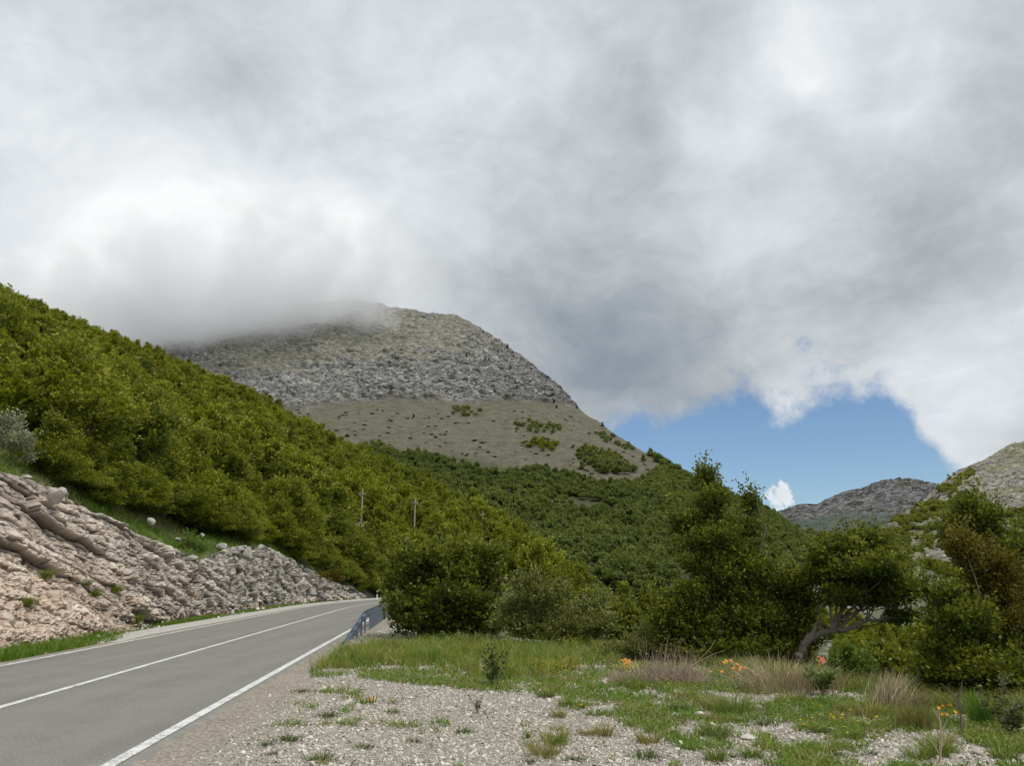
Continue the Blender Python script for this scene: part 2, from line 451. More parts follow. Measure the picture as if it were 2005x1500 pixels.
f3, e3, c3 = voronoi(L / 0.24, Hm / 0.17, 9, 0.9)
f4, e4, c4 = voronoi(L / 0.10, Hm / 0.085, 13, 0.9)
qq = q + 0 * L
rub = np.clip(talus * sstep(qq + .18 * fbm(np.stack([L * .4, Hm * .6, 0 * L], -1), 3, s=21), .50, .34), 0, 1)  # rubble weight
rightw = sstep(L + 3 * fbm(np.stack([L * .2, Hm * .5, 0 * L], -1), 3, s=47), 14, 38)                            # shattered grey rock further along
big = ((c1 - .5) * .34 + (rr1 - .5) * .20 + bu1 * .10 - .24 * sstep(e1, .07, .0)) * (1 - .8 * rightw) + rightw * ((vc_ - .5) * .34 - .12 * sstep(ve_, .12, 0))
med = ((c2 - .5) * .20 + bu2 * .05 - .08 * sstep(e2, .10, .0)) * (c1 * .9 + .3)
sml = (c3 - .5) * .13 - .05 * sstep(e3, .2, .0)
tiny = (c4 - .5) * .06
nz = fbm(np.stack([L * .9, Hm * .9, 0 * L], -1), 6, 0.55, s=30)
nl = fbm(np.stack([L * .16, Hm * .22, 0 * L], -1), 3, s=44)
D = (fac * (.50 + .75 * rightw) + big * 1.5 + med * (.9 + .2 * rightw) + sml * (.12 + .7 * rightw) + nz * .05 + nl * .15) * (1 - rub) + (sml * 1.6 + tiny * 1.2 + nz * .2) * rub
D *= sstep(qq, 0, .05) * 0.9 + .1
D *= (1 - .6 * sstep(qq, .93, 1.0))
X = X + D; Z = Z + D * .25
ROCK = np.stack([X, Yw, Z], -1)
# colours: pinkish beige at the left, cool grey at the right; iron stains, dark joints
pink = np.array([.54, .455, .38]); grey = np.array([.43, .41, .375]); pale = np.array([.67, .61, .52]); rust = np.array([.36, .19, .10])
cw = mixc(pink, grey, np.clip(rightw * .85 + .25 * fbm(np.stack([L * .3, Hm * .5, 0 * L], -1), 4, s=51) + .15 * sstep(qq, .8, 1.0), 0, 1))
cw = mixc(cw, pale, np.clip(.45 * c1 + .3 * (c3 - .5), 0, 1) * .6)
cw = mixc(cw, rust, np.clip(sstep(fbm(np.stack([L * .5, Hm * .8, 0 * L + 3], -1), 4, s=61), .22, .5) * .55 * (1 - .5 * rightw), 0, 1))
jt = np.maximum(np.maximum(np.maximum(sstep(e1, .11, .0), .8 * sstep(e2, .10, 0.0)) * (1 - .7 * rightw), rightw * sstep(ve_, .13, 0)) * (1 - rub), .32 * sstep(e3, .12, 0.0))
cw = cw * (.72 + .5 * (c1 * (1 - rightw) + vc_ * rightw)[..., None]) * (1 - .78 * jt[..., None]) * (.82 + .36 * c2[..., None] * (1 - rub[..., None]) + .35 * c4[..., None] * rub[..., None])
cw = mixc(cw, pink * 1.12 * np.array([1.06, .97, .9]), rub * .5)
mr, t = mat_new('cut_rock')
a = t.n('ShaderNodeAttribute', attribute_name='Col').outputs['Color']
pos = t.n('ShaderNodeNewGeometry').outputs['Position']
na = t.noise(pos, 3.5, 8, 0.65); nb = t.noise(pos, 18, 6, 0.7)
f_ = t.m('MULTIPLY_ADD', t.m('ADD', na, nb), 0.45, 0.55)
colr = t.mix(1.0, a, t.n('ShaderNodeCombineXYZ', {0: f_, 1: f_, 2: f_}).outputs[0], 'MULTIPLY')
finish(t, colr, 0.95, t.m('ADD', na, t.m('MULTIPLY', nb, .5)), 0.8, 0.06, 0.15)
M_CUT = mr
tag(meshnp('rock_cutting', ROCK.reshape(-1, 3), gridfaces(*ROCK.shape[:2])[:, ::-1], M_CUT, col=cw.reshape(-1, 3)), kind='structure')
rock_bvh = bvh_of(ROCK[::3, ::3])

# ---- left hill sheet
def hill_rows(cols):
    """cols: (u, (v0,Y0), (vS,YS)) -> rows: skirt, toe, three between, skyline, back"""
    out = []
    for c_ in cols:
        u0, toe, sky_ = c_[0], c_[1], c_[2]
        uS = c_[3] if len(c_) > 3 else u0
        pts = []
        x, y, z = toe if len(toe) == 3 else P(u0, toe[0], toe[1])
        pts.append((x * (1 - .12) , y * .88, z - 9)); pts.append((x, y, z))
        vt = proj(np.array([x, y, z]))[1]
        for fr, fv in ((.25, .33), (.5, .60), (.75, .82), (1, 1)):
            Yk = y * (sky_[1] / y) ** fr; pts.append(P(u0 + (uS - u0) * fr, vt + (sky_[0] - vt) * fv, Yk))
        b_ = pts[-1]; k_ = (b_[1] + 90) / b_[1]
        pts.append((b_[0] * k_, b_[1] * k_, b_[2] - 45))
        out.append(pts)
    return np.array(out).transpose(1, 0, 2)
def wall_top(u):
    uu, vv = proj(np.stack([BASE[:, 0] - LEAN, CY, TOPH], 1)); i = int(np.argmin(np.abs(uu - u)))
    return (BASE[i, 0] - LEAN[i] - .25, CY[i], TOPH[i] - .12)
HC = [(-700, wall_top(-700), (300, 260)), (-350, wall_top(-350), (440, 300)), (0, wall_top(0), (598, 330)), (100, wall_top(100), (630, 340)), (200, wall_top(200), (668, 350)),
      (300, wall_top(300), (706, 355)), (370, wall_top(370), (730, 360)), (460, wall_top(460), (775, 355)), (560, wall_top(560), (832, 345)), (640, wall_top(640), (868, 335)), (705, wall_top(700), (900, 320)),
      (745, (1168, 86), (915, 310)), (810, (1170, 96), (945, 295)), (900, (1164, 118), (993, 270)), (1000, (1166, 140), (1062, 235)),
      (1100, (1185, 145), (1124, 200)), (1180, (1215, 135), (1180, 170)), (1260, (1262, 112), (1235, 140)), (1340, (1300, 90), (1285, 108))]
hc = hill_rows(HC)
HILL = lattice(hc, [a_[0] for a_ in HC], [0, .4, 1, 2, 3, 4, 4.8], 330, 620, 4, 5)
hx = HILL
amp = np.clip((hx[..., 1] - 40) / 120, 0.12, 1.6)
HILL = HILL + np.stack([0 * amp, 0 * amp, amp * (2.2 * fbm(hx * .018, 5, s=70) + .5 * fbm(hx * .12, 4, s=71))], -1)
# keep the rows at the wall clean
wgt = sstep(np.arange(330) / 330 * 4.8, .35, .75)[:, None, None]
HILL = lattice(hc, [a_[0] for a_ in HC], [0, .4, 1, 2, 3, 4, 4.8], 330, 620, 2, 2) * (1 - wgt) + HILL * wgt
nn = fbm(HILL * .09, 5, s=75); n2_ = fbm(HILL * .5, 5, s=76)
hcol = mixc((.085, .105, .035), (.24, .22, .17), sstep(nn + .6 * n2_, .05, .35))
uH, vH = proj(HILL)
for poly in ([(1120, 1090), (1290, 1160), (1290, 1330), (1120, 1330)], [(200, 1000), (250, 1000), (420, 1085), (400, 1110), (200, 1060)]):
    pass
grass_ledge = sstep(HILL[..., 1], 62, 48)
hcol = mixc(hcol, mixc((.09, .12, .035), (.24, .22, .13), sstep(n2_ + nn, -.1, .4)), grass_ledge * .9)
bare = sstep(HILL[..., 0], 2, 12) * sstep(HILL[..., 1], 230, 190)
hcol = mixc(hcol, mixc((.20, .19, .12), (.40, .36, .31), sstep(n2_ + nn, -.3, .3)), bare * .95)
tag(meshnp('hillside', HILL.reshape(-1, 3), gridfaces(*HILL.shape[:2])[:, ::-1], M_HILL, col=hcol.reshape(-1, 3), smooth=True), kind='structure')
hill_bvh = bvh_of(HILL[::2, ::2])

# ---- ground sheet: lay-by, bank, valley floor, stony slope and mound across the valley
KC = [-5, -2.5, -1.3, -.8, -.5, -.3, -.17, -.13, -.08, -.02, .04, .10, .16, .22, .28, .34, .40, .46, .52, .58, .64, .72, .85, 1.1, 1.6, 2.6, 5]
def prof(k):
    f = lambda xs, ys: float(np.interp(k, xs, ys))
    Ye = f([-.17, -.13, -.08, 0, .1, .2, .33, .5, .64, 1.1, 5], [85, 60, 29, 25.5, 22, 19, 16, 12.8, 11.2, 9, 6])
    if k <= -.17: return [(85, 0), (95, -.3), (105, -.5), (115, -1), (125, -1.5), (170, -4), (240, -8), (330, -12), (400, -16), (520, -22), (1600, -40)]
    r3 = f([-.17, -.08, .04, .16, .3, .5, 5], [-.5, -1.2, -2, -5, -7.5, -8, -8])
    fl = f([-.17, -.08, .04, .16, .3, .5, 5], [-.6, -1.6, -3.5, -9, -13.5, -15, -15])
    z250 = f([.16, .28, .35, .45, .55, .64, 1.1, 5], [-14, -9, -7, -7.5, -8.0, -8, -6, 0])
    z330 = f([.16, .28, .35, .45, .52, .58, .66, 1.1, 5], [-14, -3, 1.0, 2.0, 2.5, 0, -5, -5, 0])
    z400 = f([.16, .28, .38, .45, .49, .54, .58, .64, .8, 5], [-14, 0, 8, 13, 14.5, 9, 0, -8, -10, -5])
    d = max(Ye, 60)
    return [(Ye, 0), (Ye + 2.5, -.8 if k > .1 else -.25), (Ye + 13, r3), (60 if Ye < 44 else Ye + 16, fl), (113, fl - .6), (150, fl + .3 if k < .25 else -13), (250, z250), (330, z330), (400, z400), (520, -22), (1600, -40)]
rows = [[(k * 14, -14, 0) for k in KC], [(k * 4, 2.5, 0) for k in KC]]
rr_ = [prof(k) for k in KC]
for r_ in range(11): rows.append([(k * p_[r_][0], p_[r_][0], p_[r_][1]) for k, p_ in zip(KC, rr_)])
GR0 = lattice(rows, [-7, -6, -5, -4, -3, -2, -1.4, -1.1, -.8, -.4, 0, .4, .8, 1.2, 1.6, 2, 2.4, 2.8, 3.2, 3.6, 4, 4.5, 5.2, 6, 7, 8, 9],
              [-1, 0, 1, 1.3, 2, 2.6, 3.4, 4, 5, 5.8, 6.6, 7.4, 9], 560, 620, 0, 4)
rpos = np.linspace(-1, 9, 560)
GRs = smooth1(GR0, 0, 6); wr = sstep(rpos, 1.15, 1.6)[:, None, None]
GROUND = GR0 * (1 - wr) + GRs * wr
far = sstep(GROUND[..., 1], 22, 90); near = 1 - far
dr = dist_to_road(GROUND[..., 0], GROUND[..., 1])
und = .035 * fbm(GROUND * np.array([.5, .5, .5]), 4, s=80) + .02 * fbm(GROUND * 2.0, 3, s=81)
off = sstep(np.abs(dr), 3.6, 5.5)
GROUND[..., 2] += -.008 + und * off * near + far * (1.4 * fbm(GROUND * .025, 5, s=82) + .35 * fbm(GROUND * .2, 4, s=83)) * sstep(np.abs(dr), 6, 14)
uG, vG = proj(GROUND)
gn = fbm(GROUND * .35, 5, s=85); gn2 = fbm(GROUND * 1.3, 4, s=86)
gravel = np.array([.37, .335, .28]); soil = np.array([.14, .125, .08]); turf = np.array([.09, .13, .035]); dirt = np.array([.36, .315, .255])
gcol = np.broadcast_to(gravel, GROUND.shape).copy()
gcol = mixc(gcol, dirt, sstep(dr, 4.1, 3.2) * sstep(dr, 2.4, 3.0) * .7)
bank = np.clip(sstep(rpos, .97, 1.25)[:, None] + 0 * gn, 0, 1)
gcol = mixc(gcol, mixc(turf, soil, sstep(gn2, -.2, .4)), bank)
stony = mixc((.135, .15, .085), (.33, .33, .30), sstep(fbm(GROUND * .22, 6, .65, s=88), .08, .22))
gcol = mixc(gcol, stony, sstep(GROUND[..., 1], 118, 160))
leftv = sstep(dr, -3.6, -4.4)
gcol = mixc(gcol, mixc(turf, dirt, sstep(gn, .0, .35)), leftv * (1 - far))
mead = inpoly(uG, vG, [(1700, 1352), (1800, 1347), (1850, 1352), (1900, 1364), (1960, 1392), (1700, 1392)]) & (GROUND[..., 1] > 60) & (GROUND[..., 1] < 150)
gcol = mixc(gcol, (.075, .17, .03), mead * .9)
gm, t = mat_new('ground_soil')
a = t.n('ShaderNodeAttribute', attribute_name='Col').outputs['Color']
pos = t.n('ShaderNodeNewGeometry').outputs['Position']
na = t.noise(pos, .9, 8, 0.6); nb = t.noise(pos, 14, 6, 0.7)
vo = t.n('ShaderNodeTexVoronoi', {'Scale': 22.0}); t.t.links.new(pos, vo.inputs['Vector'])
f_ = t.m('MULTIPLY_ADD', t.m('ADD', na, nb), 0.4, 0.58)
f_ = t.m('MULTIPLY', f_, t.ss(vo.outputs['Distance'], 0.0, 0.9, 1.12, 0.62))
colr = t.mix(1.0, a, t.n('ShaderNodeCombineXYZ', {0: f_, 1: f_, 2: f_}).outputs[0], 'MULTIPLY')
finish(t, colr, 0.95, t.m('SUBTRACT', nb, vo.outputs['Distance']), 0.7, 0.03, 0.15)
tag(meshnp('ground', GROUND.reshape(-1, 3), gridfaces(*GROUND.shape[:2])[:, ::-1], gm, col=gcol.reshape(-1, 3), smooth=True), kind='structure')
ground_bvh = bvh_of(GROUND)

# ---- the mountain
def U(*pts): return [P(*p) for p in pts]
def backrow(pts, d, dz): 
    b_ = pts[-1]; k_ = (b_[1] + d) / b_[1]; return pts + [(b_[0] * k_, b_[1] * k_, b_[2] - dz)]
def skirt(pts, dz=25):
    x, y, z = pts[0]; return [(x * .9, y * .9, z - dz)] + pts
def mcol(u, base, ft, st, mid, sk, usk=None):
    s_ = usk if usk is not None else u
    p = [P(u, *base), P(u, (base[0] + ft[0]) / 2, (base[1] + ft[1]) / 2), P(u, *ft), P(u, *st), P((u + s_) / 2, *mid), P(s_, *sk)]
    return backrow(skirt(p), 250, 60)
MC = [(-300, mcol(-300, (1150, 300), (900, 620), (840, 850), (760, 1050), (680, 1300))),
      (0, mcol(0, (1150, 300), (900, 620), (820, 850), (740, 1050), (660, 1350))),
      (200, mcol(200, (1150, 300), (880, 600), (800, 860), (725, 1050), (665, 1350))),
      (370, mcol(370, (1150, 300), (870, 600), (795, 860), (700, 1030), (640, 1350))),
      (500, mcol(500, (1150, 300), (885, 610), (808, 870), (690, 1040), (614, 1340))),
      (600, mcol(600, (1150, 300), (890, 615), (800, 880), (690, 1040), (600, 1310))),
      (700, mcol(700, (1150, 300), (892, 625), (790, 890), (690, 1030), (592, 1290))),
      (765, mcol(765, (1150, 300), (893, 630), (785, 900), (690, 1030), (606, 1270))),
      (830, mcol(830, (1150, 300), (896, 640), (784, 905), (690, 1020), (618, 1210))),
      (890, mcol(890, (1150, 300), (905, 645), (785, 905), (700, 1010), (621, 1180))),
      (960, mcol(960, (1150, 300), (918, 645), (788, 905), (720, 1000), (660, 1130))),
      (1030, mcol(1030, (1150, 300), (928, 645), (785, 905), (755, 960), (712, 1060))),
      (1090, mcol(1090, (1150, 300), (932, 645), (790, 890), (780, 930), (762, 990))),
      (1140, mcol(1140, (1150, 300), (936, 640), (830, 850), (818, 880), (806, 920))),
      (1200, mcol(1200, (1150, 300), (948, 620), (880, 770), (862, 820), (846, 860))),
      (1260, mcol(1260, (1150, 300), (960, 600), (915, 710), (898, 760), (884, 800))),
      (1330, mcol(1330, (1150, 300), (1010, 520), (960, 620), (940, 680), (924, 730))),
      (1420, mcol(1420, (1145, 310), (1040, 480), (1000, 580), (985, 630), (968, 680))),
      (1500, mcol(1500, (1140, 320), (1060, 460), (1030, 540), (1015, 590), (1000, 630))),
      (1580, mcol(1580, (1135, 330), (1085, 430), (1066, 490), (1056, 530), (1046, 570))),
      (1660, mcol(1660, (1130, 340), (1102, 410), (1090, 450), (1084, 480), (1078, 510))),
      (1740, mcol(1740, (1130, 350), (1112, 400), (1106, 430), (1103, 450), (1101, 470))),
      (1830, mcol(1830, (1145, 360), (1140, 400), (1138, 430), (1137, 450), (1136, 470)))]
mc = np.array([m_[1] for m_ in MC]).transpose(1, 0, 2)
NRm, NCm = 640, 900
MT = lattice(mc, [m_[0] for m_ in MC], [0, .3, 1, 2, 3.2, 4.4, 5.6, 6.4], NRm, NCm, 5, 5)
rp_ = np.linspace(0, 6.4, NRm)[:, None] + np.zeros(NCm)
uM, vM = proj(MT)
cliffv = np.interp(uM, [0, 370, 600, 640, 700, 850, 950, 1000, 1060, 1130, 1200], [800, 790, 806, 797, 788, 786, 786, 782, 788, 798, 845])
cn_ = fbm(MT * .012, 4, s=90)
cliff = sstep(cliffv - vM + 10 * cn_, -3, 5) * (uM < 1225)
rid = sstep(MT[..., 0], 20, 130)
# strata run across the face, rising to the left; gullies and slabs
st_ = (MT[..., 2] + .20 * MT[..., 0] + 16 * fbm(MT * .006, 3, s=91)) / 9.0
pm = MT.copy(); pm[..., 2] = pm[..., 2] * 1.8 + .5 * pm[..., 0]
r1 = fbm(pm * .022, 6, .55, s=92, ridged=True); r2 = fbm(pm * .07, 5, .6, s=93, ridged=True)
vf1, ve1, vc1 = voronoi(MT[..., 0] / 15 + st_ * .25, st_ * .9, 40, .95)
vf2, ve2, vc2 = voronoi(MT[..., 0] / 6, st_ * 2.2, 41, .95)
ps = np.stack([MT[..., 0] * .02, MT[..., 1] * .01, st_ * .9], -1); rs1 = fbm(ps, 5, .62, s=196, ridged=True); rs2 = fbm(ps * 3.1, 5, .65, s=197, ridged=True)
disp = cliff * (8.0 * r1 + 5.0 * r2 + 6.5 * rs1 + 4.0 * rs2 + 1.2 * (vc2 - .5)) + (1 - cliff) * (1.2 * cn_ + .7 * fbm(MT * .05, 5, s=94))
MT = MT + np.stack([0 * disp, -disp * .75, disp * .45], -1)
rockc = mixc((.17, .175, .18), (.56, .55, .52), np.clip(.40 + .9 * (r2 - .1) + 1.0 * (rs2 - .1) + .5 * (rs1 - .1) + .35 * (vc2 - .5), 0, 1))
grassc = mixc((.24, .23, .10), (.34, .32, .16), np.clip(.5 + cn_, 0, 1))
gmask = sstep(fbm(pm * .02, 5, .6, s=95) + .55 * fbm(pm * .11, 4, .7, s=96) + .35 * np.exp(-((vM - (690 + .16 * (650 - uM))) / 45.0) ** 2) + .3 * np.exp(-((vM - 640) / 35.0) ** 2) * sstep(uM, 900, 700)
              - .35 * sstep(uM, 880, 1000) - .5 * np.exp(-((vM - cliffv + 30) / 28.0) ** 2), -.05, .22)
mcl = mixc(rockc, grassc, gmask * .42)
scree = mixc((.095, .092, .062), (.185, .172, .128), np.clip(.5 + 1.3 * fbm(MT * .09, 6, .8, s=97), 0, 1))
scree = mixc(scree, (.10, .115, .05), .8 * sstep(fbm(MT * np.array([.05, .05, .16]), 5, .7, s=98), .33, .42))
mcl = mixc(scree, mcl, cliff); rocka = cliff * (1 - .45 * gmask) * .95 + (1 - cliff) * .12
wood_floor = sstep(rp_ - .2 * cn_, 2.15, 1.95) + (uM > 1290)
mcl = mixc(mcl, (.075, .085, .04), np.clip(wood_floor, 0, 1) * .75)
tag(meshnp('mountain', MT.reshape(-1, 3), gridfaces(NRm, NCm)[:, ::-1], M_MOUNT, col=np.concatenate([mcl, rocka[..., None]], -1).reshape(-1, 4), smooth=True), kind='structure')
mount_bvh = bvh_of(MT[::3, ::3])

# ---- far ridge
FS = [(1440, 1035), (1500, 1015), (1536, 1001), (1557, 993), (1596, 993), (1623, 980), (1650, 967), (1678, 964), (1702, 954), (1726, 946), (1756, 940), (1780, 943), (1804, 949), (1831, 954), (1900, 965), (2000, 960), (2150, 985)]
fc_ = []
for u_, v_ in FS:
    p = [P(u_, 1120, 1500), P(u_, (1100 + v_) / 2 + 12, 1950), P(u_, v_ + 12, 2350), P(u_, v_, 2500)]
    fc_.append(backrow(skirt(p, 80), 500, 250))
FR = lattice(np.array(fc_).transpose(1, 0, 2), [s_[0] for s_ in FS], [0, .4, 1.4, 2.4, 3, 3.6], 260, 420, 1, 2)
fr1 = fbm(FR * .010, 6, .6, s=100, ridged=True); fr2 = fbm(FR * .035, 5, .6, s=101, ridged=True)
FR = FR + np.stack([0 * fr1, -26 * fr1 - 11 * fr2, 10 * fr1 + 5 * fr2], -1)
uF, vF = proj(FR)
fcol = mixc((.155, .165, .18), (.30, .30, .295), np.clip(.5 + .7 * fr2, 0, 1))  # cool cast of distance haze put into the rock colour; no air volume
fw = sstep(fbm(FR * .006, 4, s=102) + (vF - 1000) / 45.0 - .1, .0, .25)
fcol = mixc(fcol, (.17, .165, .10), .45 * sstep(fbm(FR * .012, 4, s=103), 0, .3))
fcol = mixc(fcol, (.045, .065, .045), fw * .8)
tag(meshnp('far_ridge', FR.reshape(-1, 3), gridfaces(*FR.shape[:2])[:, ::-1], M_FAR, col=np.concatenate([fcol, (.9 * (1 - fw))[..., None]], -1).reshape(-1, 4), smooth=True), kind='structure')

# ---- right-hand mountain
RS = [(1640, 1085, 800), (1702, 1056, 850), (1732, 1032, 900), (1756, 1018, 950), (1777, 1001, 1000), (1801, 983, 1050), (1831, 958, 1100), (1865, 931, 1150), (1907, 911, 1180), (1940, 894, 1200), (1967, 878, 1210), (2005, 868, 1220), (2100, 830, 1230), (2300, 780, 1230), (2700, 740, 1200)]
rc_ = []
for u_, v_, Y_ in RS:
    vb = np.interp(u_, [1640, 1760, 1880, 2000, 2700], [1120, 1130, 1160, 1165, 1165]); Yb = np.interp(u_, [1640, 1850, 2700], [640, 520, 480])
    p = [P(u_, vb, Yb)] + [P(u_, vb + (v_ - vb) * a_, Yb + (Y_ - Yb) * b_) for a_, b_ in ((.28, .3), (.55, .55), (.8, .78), (1, 1))]
    rc_.append(backrow(skirt(p, 40), 300, 120))
RMt = lattice(np.array(rc_).transpose(1, 0, 2), [s_[0] for s_ in RS], [0, .4, 1.2, 2, 2.8, 3.5, 4.2], 420, 620, 3, 3)
pr = RMt.copy(); pr[..., 2] = pr[..., 2] * 1.6 - .5 * pr[..., 0]
rr1 = fbm(pr * .016, 6, .58, s=110, ridged=True); rr2 = fbm(pr * .06, 5, .6, s=111, ridged=True)
RMt = RMt + np.stack([0 * rr1, -13 * rr1 - 6 * rr2, 7 * rr1 + 3 * rr2], -1)
uR, vR = proj(RMt)
rcol = mixc((.26, .255, .235), (.62, .59, .51), np.clip(.45 + .9 * rr2 + .5 * rr1, 0, 1))
ygr = mixc((.25, .235, .10), (.17, .19, .06), np.clip(.5 + fbm(RMt * .02, 3, s=112), 0, 1))
rgm = sstep(fbm(pr * .014, 5, .6, s=113) + .4 * sstep(vR, 930, 880) , -.02, .25)
rcol = mixc(rcol, ygr * 1.2, rgm * .6)
RGREEN = [[(1690, 1075), (1740, 1030), (1770, 1005), (1815, 985), (1850, 985), (1905, 960), (1925, 965), (1945, 1000), (1960, 1045), (1890, 1062), (1830, 1075), (1795, 1090), (1760, 1085)],
          [(1835, 960), (1905, 918), (1912, 928), (1860, 972)], [(1690, 1100), (1760, 1095), (1900, 1120), (2100, 1110), (2600, 1060), (2600, 1200), (1690, 1200)], [(1950, 1000), (2100, 990), (2600, 960), (2600, 1040), (2000, 1045)]]
rg = np.zeros(uR.shape, bool)
for p_ in RGREEN: rg |= inpoly(uR + 8 * fbm(RMt * .03, 3, s=115), vR + 6 * fbm(RMt * .03, 3, s=116), p_)
rcol = mixc(rcol, (.10, .12, .04), rg * .7)
tag(meshnp('right_mountain', RMt.reshape(-1, 3), gridfaces(*RMt.shape[:2])[:, ::-1], M_MOUNT, col=np.concatenate([rcol, (.85 * (1 - rg) * (1 - .4 * rgm))[..., None]], -1).reshape(-1, 4), smooth=True), kind='structure')

# ---- road surface
am, t = mat_new('asphalt')
pos = t.n('ShaderNodeNewGeometry').outputs['Position']
wave = t.noise(t.vm('MULTIPLY', pos, (1.6, .07, 1)), 1.0, 3, .5)
nf = t.noise(pos, 60, 3, .7); nm_ = t.noise(pos, 1.1, 6, .6)
vo = t.n('ShaderNodeTexVoronoi', {'Scale': 75.0}); t.t.links.new(pos, vo.inputs['Vector'])
b_ = t.m('ADD', t.m('MULTIPLY', nf, .85), t.m('ADD', t.m('MULTIPLY', nm_, .25), t.m('MULTIPLY', wave, .3)))
b_ = t.m('MULTIPLY', b_, t.ss(vo.outputs['Distance'], .1, .8, 1.25, .8))
ca = t.ramp(b_, [(.3, (.092, .090, .080)), (.62, (.178, .173, .153)), (.95, (.29, .28, .245))])
at_ = t.n('ShaderNodeSeparateColor', {0: t.n('ShaderNodeAttribute', attribute_name='Col').outputs['Color']})
ca = t.mix(t.m('MULTIPLY', at_.outputs[0], .30), ca, (.235, .225, .195))
ca = t.mix(t.m('MULTIPLY', at_.outputs[1], t.ss(t.noise(pos, 2.5, 5, .7), .42, .6)), ca, (.33, .30, .25))
ck = t.n('ShaderNodeTexVoronoi', {'Scale': .45}, feature='DISTANCE_TO_EDGE'); t.t.links.new(t.vm('ADD', pos, t.noise(pos, 1.5, 5, .7, color=True)), ck.inputs['Vector'])
ca = t.mix(t.m('MULTIPLY', t.ss(ck.outputs[0], .010, .0), t.ss(t.noise(pos, .25, 3, .5), .60, .7, 0, .5)), ca, (.07, .07, .065))
finish(t, ca, .85, nf, .35, .006, .3)
RP0, RN0 = RP, RN; _t = np.arange(0, len(RP) - 1, .25); RP = np.stack([np.interp(_t, np.arange(len(RP0)), RP0[:, j]) for j in (0, 1)], 1); RN = norm0 = np.stack([np.interp(_t, np.arange(len(RN0)), RN0[:, j]) for j in (0, 1)], 1)
ribbon('road', -3.22, 3.20, .012, am)
RP, RN = RP0, RN0
ln, t = mat_new('road_paint')
pos = t.n('ShaderNodeNewGeometry').outputs['Position']
wn = t.noise(pos, 30, 5, .7); wn2 = t.noise(pos, 4, 3, .5)
wc = t.mix(t.ss(t.m('ADD', wn, t.m('MULTIPLY', wn2, .5)), .72, .90), (.66, .67, .65), (.30, .29, .27))
finish(t, wc, .7, wn, .2, .003, .3)
ribbon('road_marking', -.065, .065, .019, ln); ribbon('road_marking', -3.0, -2.88, .019, ln); ribbon('road_marking', 2.86, 3.0, .019, ln)
sm = simple_mat('sandy_verge', (.40, .365, .30), .95, .3, 5, .5, .02)
cm = simple_mat('concrete', (.42, .40, .36), .9, .2, 4, .3, .01)
def kerb():
    i0, i1 = 34, len(RP); p = RP[i0:i1]; n = RN[i0:i1]; m_ = len(p)
    prof_ = [(-3.24, -.02), (-3.24, .035), (-3.60, .06), (-3.66, .13), (-3.86, .13), (-3.88, -.05)]
    V = np.zeros((m_, len(prof_), 3))
    for j, (o_, z_) in enumerate(prof_): V[:, j, :2] = p + n * o_; V[:, j, 2] = np.where(np.arange(m_) < 4, -.06 + (z_ + .06) * np.arange(m_) / 4.0, z_)
    tag(meshnp('kerb', V.reshape(-1, 3), gridfaces(m_, len(prof_)), cm), kind='structure')
kerb()
# ------------------------------------------------------------------ foliage builders
rs = np.random.RandomState(11)
def norm(a): return a / (np.linalg.norm(a, axis=-1, keepdims=True) + 1e-9)
def sprays(base, dirs, L, W, n, leaf, rng, flat=0.75, tipfrac=0.35):
    """fans of leaves along short twigs; base, dirs (S,3); L, W (S,) -> verts, faces, colour"""
    S = len(base); up = np.array([0, 0, 1.0])
    side = norm(np.cross(dirs, up + .25 * rng.normal(size=(S, 3)))); nrm_ = norm(np.cross(side, dirs))
    t_ = rng.rand(S, n) ** .8; s_ = (rng.rand(S, n) * 2 - 1) * (1 - t_ * .75)
    p = base[:, None] + dirs[:, None] * (t_ * L[:, None])[..., None] + side[:, None] * (s_ * W[:, None])[..., None] \
        + nrm_[:, None] * (rng.normal(size=(S, n)) * .10 * W[:, None])[..., None]
    p[..., 2] -= (t_ ** 2 * .12 * L[:, None])
    ax = norm(dirs[:, None] * .8 + side[:, None] * np.sign(s_)[..., None] * .8 + .35 * rng.normal(size=(S, n, 3)))
    nn_ = norm(nrm_[:, None] * flat + (1 - flat) * 1.6 * rng.normal(size=(S, n, 3)) + np.array([0, 0, .15]))
    bx = norm(np.cross(nn_, ax)); ax = np.cross(bx, nn_)
    sz = leaf * (.7 + .6 * rng.rand(S, n))
    A = (ax * sz[..., None]); B = bx * (sz * .36)[..., None]
    q_ = np.stack([p, p + .5 * A + B, p + A, p + .5 * A - B], 2)
    V = q_.reshape(-1, 3); Fc = np.arange(len(V)).reshape(-1, 4)
    tint = (rng.rand(S)[:, None] ** 2 * .6 + sstep(t_, 1 - tipfrac, 1) * .7) * (.5 + rng.rand(S, 1) * .8)
    c = np.stack([np.clip(tint, 0, 1), rng.rand(S, n) * .5 + .5 * rng.rand(S, 1), 0 * t_], -1)
    return V, Fc, np.repeat(c.reshape(-1, 3), 4, 0)
